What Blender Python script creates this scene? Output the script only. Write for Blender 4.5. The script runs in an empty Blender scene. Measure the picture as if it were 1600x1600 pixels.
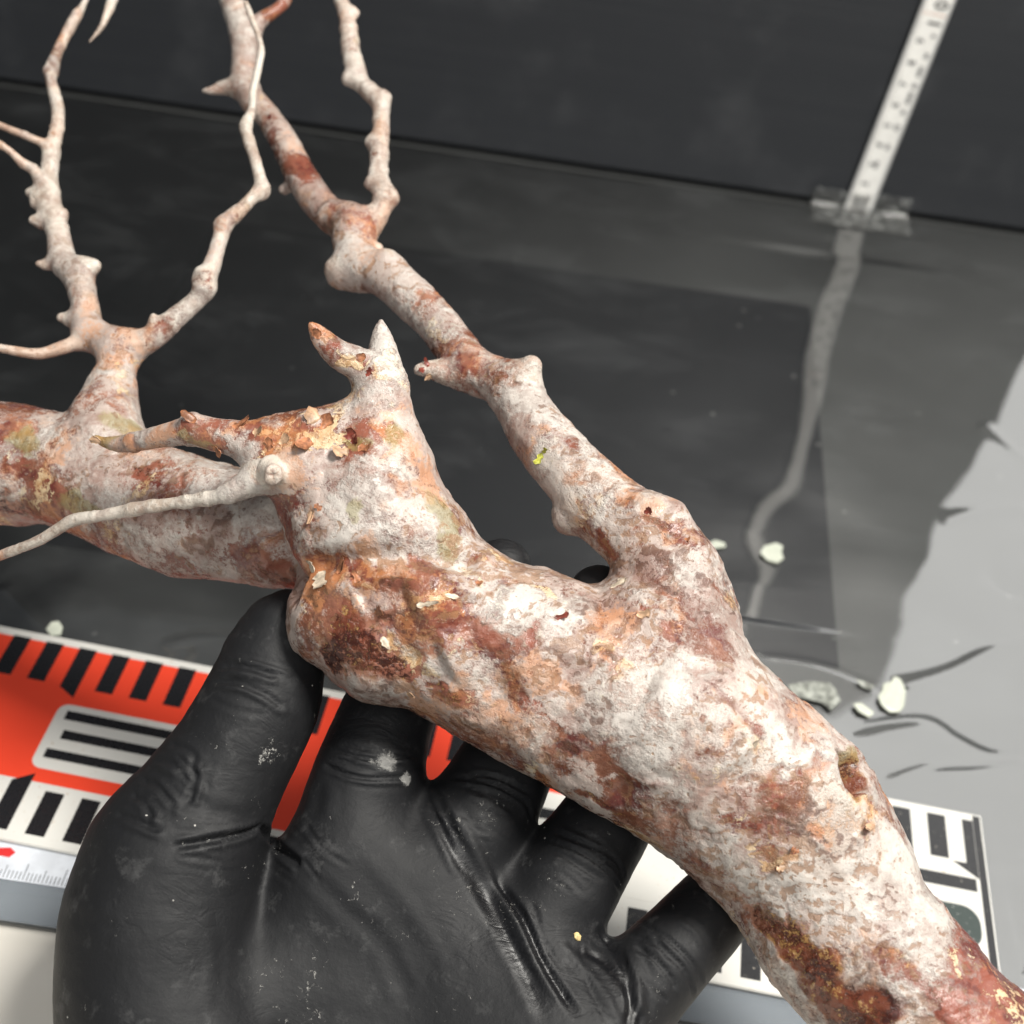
import bpy, bmesh, math, random
import numpy as np
from mathutils import Vector, Matrix
from mathutils.bvhtree import BVHTree

random.seed(4)
MM = 0.001
sc = bpy.context.scene
COL = sc.collection

# ------------------------------------------------------------------ camera
F_PX, PITCH, ROLL, CAM_H = 1987.4, 0.7676, 0.1465, 305.0      # pixels of a 1600 px frame, radians, mm
_f = np.array([0, math.cos(PITCH), -math.sin(PITCH)])
_r0 = np.array([1.0, 0, 0]); _u0 = np.cross(_r0, _f)
CR = _r0 * math.cos(ROLL) + _u0 * math.sin(ROLL)
CU = -_r0 * math.sin(ROLL) + _u0 * math.cos(ROLL)
CF = _f
CO = np.array([0, 0, CAM_H])
cam_data = bpy.data.cameras.new('camera')
cam = bpy.data.objects.new('camera', cam_data); COL.objects.link(cam)
m = Matrix.Identity(4)
for i in range(3):
    m[i][0] = CR[i]; m[i][1] = CU[i]; m[i][2] = -CF[i]; m[i][3] = CO[i] * MM
cam.matrix_world = m
cam_data.sensor_width = 36; cam_data.lens = F_PX / 1600 * 36
cam_data.clip_start = 0.01; cam_data.clip_end = 50
cam_data.dof.use_dof = True; cam_data.dof.focus_distance = 0.262
cam_data.dof.aperture_fstop = 15
sc.camera = cam
sc.render.resolution_x = sc.render.resolution_y = 1024

# ------------------------------------------------------------------ light
world = bpy.data.worlds.new('World'); sc.world = world; world.use_nodes = True
world.node_tree.nodes['Background'].inputs[0].default_value = (0.86, 0.93, 1.0, 1)
world.node_tree.nodes['Background'].inputs[1].default_value = 0.11

def area(name, loc, target, sx, sy, power, col=(1, 1, 1)):
    l = bpy.data.lights.new(name, 'AREA'); l.shape = 'RECTANGLE'; l.size = sx; l.size_y = sy
    l.energy = power; l.color = col
    o = bpy.data.objects.new(name, l); COL.objects.link(o)
    o.location = loc
    o.rotation_euler = (Vector(target) - Vector(loc)).to_track_quat('-Z', 'Y').to_euler()
    return o
area('overhead_window_light', (0.34, 0.14, 0.98), (0.03, 0.24, 0.1), 0.24, 0.22, 14.5, (1.0, 0.965, 0.90))
area('front_fill_light', (0.0, -0.45, 0.95), (0.03, 0.30, 0.1), 0.70, 0.45, 3.8, (1.0, 0.98, 0.95))  # fill added behind the camera for front faces, no lamp known there
area('side_window_light', (0.78, 0.95, 0.75), (0.12, 0.26, 0.0), 1.05, 0.85, 6.4, (1.0, 0.99, 0.96))

sc.view_settings.view_transform = 'Standard'
sc.view_settings.look = 'None'
sc.view_settings.exposure = 0.1
sc.view_settings.gamma = 1.0
sc.view_settings.use_curve_mapping = False
sc.cycles.max_bounces = 5; sc.cycles.diffuse_bounces = 2; sc.cycles.glossy_bounces = 3
sc.cycles.transparent_max_bounces = 8
sc.cycles.use_adaptive_sampling = True; sc.cycles.adaptive_threshold = 0.02

# ------------------------------------------------------------------ numeric helpers (mm)
def unp(x, y, d):
    return CO + d * (CR * (x - 800) / F_PX - CU * (y - 800) / F_PX + CF)

def ray(x, y):
    v = CR * (x - 800) / F_PX - CU * (y - 800) / F_PX + CF
    return v / np.linalg.norm(v)

def on_plane(x, y, z=0.0):
    v = ray(x, y); return CO + v * ((z - CAM_H) / v[2])

def _hash(ix, iy, iz, seed):
    h = (ix.astype(np.int64) * 374761393 + iy.astype(np.int64) * 668265263 + iz.astype(np.int64) * 2147483647 + seed * 974711) & 0xffffffff
    h = ((h ^ (h >> 13)) * 1274126177) & 0xffffffff
    h = h ^ (h >> 16)
    return (h & 0xffff) / 32767.5 - 1.0

def vnoise(P, scale, seed=0):
    Q = P * scale; i = np.floor(Q).astype(np.int64); f = Q - i; f = f * f * f * (f * (f * 6 - 15) + 10)
    out = 0
    for a in (0, 1):
        wx = f[:, 0] if a else 1 - f[:, 0]
        for b in (0, 1):
            wy = f[:, 1] if b else 1 - f[:, 1]
            for c in (0, 1):
                wz = f[:, 2] if c else 1 - f[:, 2]
                out = out + wx * wy * wz * _hash(i[:, 0] + a, i[:, 1] + b, i[:, 2] + c, seed)
    return out

def fbm(P, scale, octaves=4, seed=0, gain=0.5):
    s = 0; a = 1; t = 0
    for o in range(octaves):
        s = s + a * vnoise(P, scale * 2.03 ** o, seed + o * 17); t += a; a *= gain
    return s / t

class Chain:
    """one limb: smooth tapering tube through (px, py, radius px, depth mm)"""
    def __init__(self, pts, part, k=3.0, step=2.5):
        P = np.array([unp(x, y, d) for x, y, r, d in pts]); R = np.array([r * d / F_PX for x, y, r, d in pts])
        Q = [P[0]]; S = [R[0]]
        n = len(P)
        for i in range(n - 1):
            p0 = P[max(i - 1, 0)]; p1 = P[i]; p2 = P[i + 1]; p3 = P[min(i + 2, n - 1)]
            L = np.linalg.norm(p2 - p1); m_ = max(1, int(round(L / min(step, max(0.8, 0.5 * min(R[i], R[i + 1]) + 0.5)))))
            for j in range(1, m_ + 1):
                t = j / m_
                q = 0.5 * ((2 * p1) + (-p0 + p2) * t + (2 * p0 - 5 * p1 + 4 * p2 - p3) * t * t + (-p0 + 3 * p1 - 3 * p2 + p3) * t ** 3)
                lin = p1 + (p2 - p1) * t
                Q.append(0.8 * q + 0.2 * lin); u = t * t * (3 - 2 * t); S.append(R[i] + (R[i + 1] - R[i]) * (0.5 * u + 0.5 * t))
        self.P = np.array(Q); self.R = np.array(S); self.k = k; self.part = part
        self.lo = (self.P - self.R[:, None]).min(0); self.hi = (self.P + self.R[:, None]).max(0)
    def dist(self, X):
        best = np.full(len(X), 1e3)
        A = self.P; R = self.R
        if len(A) == 1:
            return np.linalg.norm(X - A[0], axis=1) - R[0]
        for i in range(len(A) - 1):
            ab = A[i + 1] - A[i]; L2 = ab @ ab + 1e-12
            ap = X - A[i]
            t = np.clip((ap @ ab) / L2, 0, 1)
            e = ap - t[:, None] * ab
            d = np.sqrt((e * e).sum(1)) - (R[i] + t * (R[i + 1] - R[i]))
            np.minimum(best, d, out=best)
        return best

def field(X, chains, margin=9.0, want_id=False):
    D = np.full(len(X), 1e3); ID = np.zeros(len(X), int); B = np.full(len(X), 1e3)
    for ci, c in enumerate(chains):
        msk = np.all((X > c.lo - margin) & (X < c.hi + margin), axis=1)
        idx = np.nonzero(msk)[0]
        if len(idx) == 0: continue
        d = c.dist(X[idx]); a = D[idx]
        h = np.maximum(c.k - np.abs(a - d), 0) / c.k
        D[idx] = np.minimum(a, d) - h * h * c.k * 0.25
        if want_id:
            bet = d < B[idx]; j = idx[bet]; B[j] = d[bet]; ID[j] = ci
    return (D, ID) if want_id else D

def surface_nets(chains, vox):
    NB = 8; bs = vox * NB
    lo = np.min([c.lo for c in chains], 0) - 6; hi = np.max([c.hi for c in chains], 0) + 6
    nb = np.ceil((hi - lo) / bs).astype(int)
    g = np.stack(np.meshgrid(*[np.arange(k) for k in nb], indexing='ij'), -1).reshape(-1, 3)
    d = field(lo + (g + 0.5) * bs, chains, margin=bs * 1.2 + 4)
    g = g[np.abs(d) < bs * 0.9 + 1.5]
    ar = np.arange(NB + 1)
    loc = np.stack(np.meshgrid(ar, ar, ar, indexing='ij'), -1).reshape(-1, 3)
    V = np.full((len(g), (NB + 1) ** 3), 1e3, np.float32)
    cen = lo + (g + 0.5) * bs; hd = 0.8661 * bs
    base = (lo + g * NB * vox)
    loc32 = (loc * vox)
    for c in chains:                       # each limb only where it can matter, each of its pieces only in the blocks it can reach
        near = np.nonzero(np.all((cen > c.lo - 3 * hd - c.k) & (cen < c.hi + 3 * hd + c.k), axis=1))[0]
        if len(near) == 0: continue
        A_ = c.P[:-1]; AB = c.P[1:] - A_; L2 = (AB * AB).sum(1) + 1e-12
        ap = cen[near][:, None, :] - A_[None]
        tt = np.clip((ap * AB[None]).sum(2) / L2, 0, 1)
        cd = np.sqrt(((ap - tt[..., None] * AB[None]) ** 2).sum(2)) - (c.R[:-1] + tt * (c.R[1:] - c.R[:-1]))
        cm = cd.min(1); use = cm < 3 * hd + c.k
        near = near[use]; cd = cd[use]; cm = cm[use]
        if len(near) == 0: continue
        D = np.full((len(near), len(loc)), 1e3, np.float32)
        for i in range(len(A_)):
            bl = np.nonzero(cd[:, i] <= cm + 1.15 * hd)[0]
            if len(bl) == 0: continue
            rel = (base[near[bl]] - A_[i]).astype(np.float32)
            ab = AB[i].astype(np.float32)
            # dot and squared length split over block origin and local offset
            dot = (rel @ ab)[:, None] + (loc32.astype(np.float32) @ ab)[None]
            t_ = np.clip(dot / np.float32(L2[i]), 0, 1)
            sq = (rel * rel).sum(1)[:, None] + 2 * (rel @ loc32.T.astype(np.float32)) + (loc32 * loc32).sum(1).astype(np.float32)[None]
            e2 = np.maximum(sq - 2 * t_ * dot + t_ * t_ * np.float32(L2[i]), 0)
            d_ = np.sqrt(e2) - (np.float32(c.R[i]) + t_ * np.float32(c.R[i + 1] - c.R[i]))
            D[bl] = np.minimum(D[bl], d_)
        a_ = V[near]; h_ = np.maximum(c.k - np.abs(a_ - D), 0) / c.k
        V[near] = np.minimum(a_, D) - h_ * h_ * (c.k * 0.25)
    V = V.reshape(-1, NB + 1, NB + 1, NB + 1)
    N = (nb.max() + 2) * NB
    sg = V < 0
    def cor(A, o): return A[:, o[0]:o[0] + NB, o[1]:o[1] + NB, o[2]:o[2] + NB]
    offs = [(a, b, c) for a in (0, 1) for b in (0, 1) for c in (0, 1)]
    cnt = sum(cor(sg, o).astype(np.int8) for o in offs)
    act = (cnt > 0) & (cnt < 8)
    bi, ci, cj, ck = np.nonzero(act)
    acc = np.zeros((len(bi), 3)); num = np.zeros(len(bi))
    for o in offs:
        for ax in range(3):
            if o[ax]: continue
            p = list(o); p[ax] = 1
            va = V[bi, ci + o[0], cj + o[1], ck + o[2]]; vb = V[bi, ci + p[0], cj + p[1], ck + p[2]]
            x = (va < 0) != (vb < 0)
            t = np.where(x, va / np.where(x, va - vb, 1), 0)
            q = np.tile(np.array(o, float), (len(bi), 1)); q[:, ax] += t
            acc += q * x[:, None]; num += x
    cell = g[bi] * NB + np.stack([ci, cj, ck], -1)
    verts = lo + (cell + acc / num[:, None]) * vox
    key = (cell[:, 0].astype(np.int64) * N + cell[:, 1]) * N + cell[:, 2]
    order = np.argsort(key); skey = key[order]
    quads = []
    for ax in range(3):
        p = [0, 0, 0]; p[ax] = 1
        a = cor(sg, (0, 0, 0)); b = cor(sg, tuple(p))
        eb, ei, ej, ek = np.nonzero(a != b)
        c0 = g[eb] * NB + np.stack([ei, ej, ek], -1)
        inside = a[eb, ei, ej, ek]
        u = [0, 0, 0]; v = [0, 0, 0]; u[(ax + 1) % 3] = 1; v[(ax + 2) % 3] = 1
        u = np.array(u); v = np.array(v)
        ids = []; ok = np.ones(len(c0), bool)
        for off in (-u - v, -v, 0 * u, -u):
            cc = c0 + off
            kk = (cc[:, 0].astype(np.int64) * N + cc[:, 1]) * N + cc[:, 2]
            pos = np.clip(np.searchsorted(skey, kk), 0, len(skey) - 1)
            ok &= skey[pos] == kk; ids.append(order[pos])
        q = np.stack(ids, -1)
        q[~inside] = q[~inside][:, ::-1]
        quads.append(q[ok])
    return verts, np.concatenate(quads)

def vert_normals(V, Q):
    a = V[Q[:, 0]]; b = V[Q[:, 1]]; c = V[Q[:, 2]]; d = V[Q[:, 3]]
    n = np.cross(c - a, d - b)
    N = np.zeros_like(V)
    for k in range(4): np.add.at(N, Q[:, k], n)
    return N / (np.linalg.norm(N, axis=1, keepdims=True) + 1e-12)

def smooth_verts(V, Q, it, lam=0.5):
    n = len(V)
    E = np.concatenate([Q[:, [0, 1]], Q[:, [1, 2]], Q[:, [2, 3]], Q[:, [3, 0]]])
    deg = np.bincount(E[:, 0], minlength=n) + np.bincount(E[:, 1], minlength=n)
    for _ in range(it):
        S = np.zeros_like(V)
        for k in range(3):
            S[:, k] = np.bincount(E[:, 0], V[E[:, 1], k], n) + np.bincount(E[:, 1], V[E[:, 0], k], n)
        V = V + lam * (S / np.maximum(deg, 1)[:, None] - V)
    return V

def bvh_of(V, Q):
    return BVHTree.FromPolygons([tuple(v) for v in V], [tuple(q) for q in Q])

def hit(bvh, x, y):
    v = ray(x, y)
    loc, nor, idx, dist = bvh.ray_cast(Vector(CO), Vector(v))
    return (np.array(loc), np.array(nor)) if loc is not None else (None, None)

def poly_dist(V, pts, maxd):
    """distance of vertices to a polyline of 3D points, with the signed parameter"""
    lo = np.min(pts, 0) - maxd; hi = np.max(pts, 0) + maxd
    idx = np.nonzero(np.all((V > lo) & (V < hi), axis=1))[0]
    best = np.full(len(idx), 1e3); tt = np.zeros(len(idx)); X = V[idx]
    n = len(pts) - 1
    for i in range(n):
        ab = pts[i + 1] - pts[i]; ap = X - pts[i]
        t = np.clip((ap @ ab) / (ab @ ab + 1e-9), 0, 1)
        d = np.linalg.norm(ap - t[:, None] * ab, axis=1)
        b = d < best; best[b] = d[b]; tt[b] = (i + t[b]) / n
    return idx, best, tt

def spline2(pts, n=6):
    P = np.array(pts, float); out = []
    for i in range(len(P) - 1):
        p0 = P[max(i - 1, 0)]; p1 = P[i]; p2 = P[i + 1]; p3 = P[min(i + 2, len(P) - 1)]
        for j in range(n):
            t = j / n
            out.append(0.5 * ((2 * p1) + (-p0 + p2) * t + (2 * p0 - 5 * p1 + 4 * p2 - p3) * t * t + (-p0 + 3 * p1 - 3 * p2 + p3) * t ** 3))
    out.append(P[-1]); return np.array(out)

# ------------------------------------------------------------------ object helpers
def tag(o, label=None, cat=None, group=None, kind=None):
    if label: o['label'] = label
    if cat: o['category'] = cat
    if group: o['group'] = group
    if kind: o['kind'] = kind
    return o

def empty(name, loc):
    o = bpy.data.objects.new(name, None); COL.objects.link(o)
    o.location = [c * MM for c in loc]; o.empty_display_size = 0.01
    return o

def link(name, me, mat=None, parent=None):
    o = bpy.data.objects.new(name, me); COL.objects.link(o)
    if mat and not me.materials: me.materials.append(mat)
    if parent:
        o.parent = parent
        o.matrix_parent_inverse = Matrix.Translation(parent.location).inverted()
    return o

def mesh_np(name, V, Q, smooth=True):
    me = bpy.data.meshes.new(name)
    me.from_pydata([tuple(v) for v in (np.asarray(V) * MM)], [], [tuple(int(i) for i in q) for q in Q])
    if smooth: me.polygons.foreach_set('use_smooth', np.ones(len(me.polygons), bool))
    me.update(); return me

def slab(poly, z0, z1, frame=None, bevel=0.0, name='slab'):
    """closed prism from a 2D outline (mm) given in an (origin, e, n) frame on the table"""
    bm = bmesh.new()
    def pt(p, z):
        if frame is None: w = np.array([p[0], p[1], z])
        else: w = frame[0] + frame[1] * p[0] + frame[2] * p[1] + np.array([0, 0, z])
        return bm.verts.new(tuple(w * MM))
    lo = [pt(p, z0) for p in poly]; hi = [pt(p, z1) for p in poly]
    bm.faces.new(hi); bm.faces.new(lo[::-1])
    n = len(poly)
    for i in range(n): bm.faces.new((lo[i], lo[(i + 1) % n], hi[(i + 1) % n], hi[i]))
    bmesh.ops.recalc_face_normals(bm, faces=bm.faces)
    if bevel:
        bmesh.ops.bevel(bm, geom=list(bm.edges), offset=bevel * MM, segments=2, affect='EDGES')
    me = bpy.data.meshes.new(name); bm.to_mesh(me); bm.free(); return me

def rect(u0, u1, v0, v1): return [(u0, v0), (u1, v0), (u1, v1), (u0, v1)]

def rrect(u0, u1, v0, v1, r, n=6):
    out = []
    for cx, cy, a0 in ((u1 - r, v1 - r, 0), (u0 + r, v1 - r, 90), (u0 + r, v0 + r, 180), (u1 - r, v0 + r, 270)):
        for i in range(n + 1):
            a = math.radians(a0 + 90 * i / n); out.append((cx + r * math.cos(a), cy + r * math.sin(a)))
    return out

# ------------------------------------------------------------------ node helpers
class NT:
    def __init__(self, name):
        self.mat = bpy.data.materials.new(name); self.mat.use_nodes = True
        self.t = self.mat.node_tree; self.b = self.t.nodes['Principled BSDF']; self.out = self.t.nodes['Material Output']
        tc = self.t.nodes.new('ShaderNodeTexCoord'); mp = self.t.nodes.new('ShaderNodeMapping')
        mp.inputs['Scale'].default_value = (1000, 1000, 1000)
        self.t.links.new(tc.outputs['Object'], mp.inputs['Vector']); self.P = mp.outputs[0]
    def set(self, sock, v):
        s = self.b.inputs[sock] if isinstance(sock, str) else sock
        if isinstance(v, bpy.types.NodeSocket): self.t.links.new(v, s)
        elif isinstance(v, tuple) and len(v) == 3 and s.type == 'RGBA': s.default_value = (*v, 1)
        else: s.default_value = v
    def noise(self, scale, detail=4, rough=0.55, dist=0.0, vec=None, off=None, col=False):
        n = self.t.nodes.new('ShaderNodeTexNoise')
        n.inputs['Scale'].default_value = scale; n.inputs['Detail'].default_value = detail
        n.inputs['Roughness'].default_value = rough; n.inputs['Distortion'].default_value = dist
        v = vec or self.P
        if off is not None: v = self.vmath('ADD', v, off)
        self.t.links.new(v, n.inputs['Vector']); return n.outputs['Color' if col else 'Fac']
    def voro(self, scale, feature='F1', vec=None, out='Distance', rnd=1.0):
        n = self.t.nodes.new('ShaderNodeTexVoronoi'); n.feature = feature
        n.inputs['Scale'].default_value = scale; n.inputs['Randomness'].default_value = rnd
        self.t.links.new(vec or self.P, n.inputs['Vector']); return n.outputs[out]
    def vmath(self, op, a, b):
        n = self.t.nodes.new('ShaderNodeVectorMath'); n.operation = op
        self.set(n.inputs[0], a)
        if op == 'SCALE': self.set(n.inputs['Scale'], b)
        else: self.set(n.inputs[1], b)
        return n.outputs[0]
    def math(self, op, a, b=0.0, c=0.0, clamp=False):
        n = self.t.nodes.new('ShaderNodeMath'); n.operation = op; n.use_clamp = clamp
        self.set(n.inputs[0], a); self.set(n.inputs[1], b); self.set(n.inputs[2], c); return n.outputs[0]
    def add(self, *a):
        r = a[0]
        for x in a[1:]: r = self.math('ADD', r, x)
        return r
    def mul(self, a, b): return self.math('MULTIPLY', a, b)
    def step(self, v, lo, hi, smooth=True):
        n = self.t.nodes.new('ShaderNodeMapRange'); n.interpolation_type = 'SMOOTHSTEP' if smooth else 'LINEAR'
        self.set(n.inputs['Value'], v); self.set(n.inputs['From Min'], lo); self.set(n.inputs['From Max'], hi); return n.outputs[0]
    def mix(self, f, a, b, mode='MIX'):
        n = self.t.nodes.new('ShaderNodeMix'); n.data_type = 'RGBA'; n.blend_type = mode
        self.set(n.inputs[0], f); self.set(n.inputs[6], a); self.set(n.inputs[7], b); return n.outputs[2]
    def mixf(self, f, a, b):
        n = self.t.nodes.new('ShaderNodeMix'); self.set(n.inputs[0], f); self.set(n.inputs[2], a); self.set(n.inputs[3], b); return n.outputs[0]
    def attr(self, name):
        n = self.t.nodes.new('ShaderNodeAttribute'); n.attribute_name = name; return n.outputs['Fac']
    def mapped(self, scale, rot=(0, 0, 0)):
        n = self.t.nodes.new('ShaderNodeMapping'); n.inputs['Scale'].default_value = scale; n.inputs['Rotation'].default_value = rot
        self.t.links.new(self.P, n.inputs['Vector']); return n.outputs[0]
    def bump(self, h, strength, dist_mm, normal=None):
        n = self.t.nodes.new('ShaderNodeBump'); self.set(n.inputs['Strength'], strength); n.inputs['Distance'].default_value = dist_mm * MM
        self.set(n.inputs['Height'], h)
        if normal: self.set(n.inputs['Normal'], normal)
        return n.outputs[0]

def plain(name, col, rough=0.5, spec=0.5, var=0.0, vscale=0.2, bump=0.0, bscale=1.0):
    t = NT(name)
    c = col
    if var:
        n = t.noise(vscale, 5, 0.6)
        c = t.mix(t.step(n, 0.35, 0.65), tuple(x * (1 - var) for x in col), tuple(min(1, x * (1 + var)) for x in col))
    t.set('Base Color', c); t.set('Roughness', rough); t.set('Specular IOR Level', spec)
    if bump: t.set('Normal', t.bump(t.noise(bscale, 4), 0.5, bump))
    return t.mat

# ------------------------------------------------------------------ materials of the setting
def mat_table():
    t = NT('cream_table_paint'); n = t.noise(0.05, 4)
    t.set('Base Color', t.mix(n, (0.70, 0.66, 0.58), (0.78, 0.75, 0.69))); t.set('Roughness', 0.55); return t.mat

def mat_board(name, col, rough, streak=0.5):
    t = NT(name)
    v = t.mapped((0.012, 0.35, 0.35), (0, 0, math.radians(-4)))
    s = t.noise(1.0, 5, 0.65, vec=v)
    big = t.noise(0.012, 3, 0.5)
    scr = t.step(t.noise(0.6, 6, 0.7, vec=t.mapped((0.06, 0.9, 0.9), (0, 0, 0.35))), 0.66, 0.8)
    c = t.mix(t.math('MULTIPLY_ADD', s, streak, 0.25), tuple(x * 0.75 for x in col), tuple(x * 1.35 for x in col))
    c = t.mix(t.mul(t.step(big, 0.4, 0.75), 0.35), c, tuple(x * 1.6 for x in col))
    c = t.mix(t.mul(scr, 0.5), c, (0.12, 0.12, 0.12))
    dust = t.step(t.voro(0.06, out='Distance'), 0.075, 0.03)
    c = t.mix(t.mul(dust, 0.5), c, (0.35, 0.36, 0.34))
    t.set('Base Color', c); t.set('Roughness', t.math('MULTIPLY_ADD', s, 0.15, rough - 0.07)); t.set('Specular IOR Level', 0.45)
    return t.mat

def mat_wall():
    t = NT('black_corrugated_plastic')
    tc = t.P
    s = t.noise(1.0, 5, 0.6, vec=t.mapped((0.01, 0.01, 0.6)))
    rib = t.t.nodes.new('ShaderNodeTexWave'); rib.bands_direction = 'Z'; rib.inputs['Scale'].default_value = 0.16
    rib.inputs['Distortion'].default_value = 0.3; t.t.links.new(t.P, rib.inputs['Vector'])
    sm = t.step(t.noise(0.02, 4, 0.6), 0.5, 0.75)
    c = t.mix(s, (0.023, 0.0255, 0.030), (0.036, 0.0385, 0.043)); c = t.mix(t.mul(sm, 0.5), c, (0.066, 0.069, 0.074))
    t.set('Base Color', c); t.set('Roughness', 0.42); t.set('Specular IOR Level', 0.4)
    t.set('Normal', t.bump(rib.outputs['Fac'], 0.12, 0.4)); return t.mat

def mat_clear(name, haze=0.02, ior=1.5, rough=0.02, hazecol=(0.8, 0.82, 0.8), patch=False, extra=0.0, smear=False):
    """thin clear plastic: sees through, mirrors at its fresnel rate, a little milky"""
    t = NT(name)
    tr = t.t.nodes.new('ShaderNodeBsdfTransparent'); gl = t.t.nodes.new('ShaderNodeBsdfGlossy'); df = t.t.nodes.new('ShaderNodeBsdfDiffuse')
    gl.inputs['Roughness'].default_value = rough; df.inputs['Color'].default_value = (*hazecol, 1)
    tr.inputs['Color'].default_value = (0.985, 0.985, 0.985, 1)
    fr = t.t.nodes.new('ShaderNodeFresnel'); fr.inputs['IOR'].default_value = ior
    m1 = t.t.nodes.new('ShaderNodeMixShader'); m2 = t.t.nodes.new('ShaderNodeMixShader')
    fac = haze
    if smear:       # faint scratches and wiped smears on the sheet
        v1 = t.mapped((0.02, 0.034, 0.1), (0, 0, math.radians(25)))
        fac = t.math('MULTIPLY_ADD', t.step(t.noise(1.0, 6, 0.66, dist=0.4, vec=v1), 0.45, 0.85), 0.038, haze)
    if patch:
        fac = t.math('MULTIPLY_ADD', t.step(t.noise(0.35, 4, 0.7), 0.52, 0.68), extra, fac)
    t.t.links.new(tr.outputs[0], m1.inputs[1]); t.t.links.new(df.outputs[0], m1.inputs[2]); t.set(m1.inputs[0], fac)
    t.t.links.new(m1.outputs[0], m2.inputs[1]); t.t.links.new(gl.outputs[0], m2.inputs[2]); t.t.links.new(fr.outputs[0], m2.inputs[0])
    t.t.links.new(m2.outputs[0], t.out.inputs['Surface']); t.t.nodes.remove(t.b)
    if patch:
        nb = t.bump(t.noise(0.25, 4), 0.25, 0.5)
        t.t.links.new(nb, gl.inputs['Normal']); t.t.links.new(nb, fr.inputs['Normal'])
    return t.mat

# ------------------------------------------------------------------ the setting
def box_mesh(x0, x1, y0, y1, z0, z1, name='box', bevel=0.0):
    return slab(rect(x0, x1, y0, y1), z0, z1, bevel=bevel, name=name)

WALL_Y = 556.5
def wall_mesh():        # small set-back foot, added to make the dark shadow band along the table
    prof = [(0, 385), (0, 4.6), (1.2, 3.6), (7, 3.6), (7, -40), (13, -40), (13, 385)]
    V_ = [(x, WALL_Y + a, c_) for x in (-700, 252) for a, c_ in prof]; n_ = len(prof)
    F_ = [tuple(range(n_ - 1, -1, -1)), tuple(range(n_, 2 * n_))] + [(i, (i + 1) % n_, n_ + (i + 1) % n_, n_ + i) for i in range(n_)]
    return mesh_np('wall', V_, F_, False)
tag(link('table', box_mesh(-700, 700, -300, 560, -22, -2.1, 'table', 1.0), mat_table()), 'cream painted work table top under the black boards', 'table', kind='structure')
tag(link('wall', wall_mesh(), mat_wall()), 'black corrugated plastic panel standing behind the table', 'wall', kind='structure')
tag(link('black_base_board', box_mesh(-600, 480, 144.5, WALL_Y + 6, -2, 0, 'base', 0.3), mat_board('grey_black_base', (0.082, 0.085, 0.084), 0.34)),
    'dark grey plastic base board covering the table', 'board')
tag(link('black_mat', slab([(-146, 300), (-147, 407), (-144, 468.3), (114.2, 469), (112, 360), (109.8, 266.9), (20, 268), (-146, 270)], 0.15, 0.55, name='mat'),
         mat_board('black_mat_rubber', (0.008, 0.009, 0.012), 0.30, 0.4)), 'black rectangular mat lying under the clear sheet', 'mat')

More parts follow.
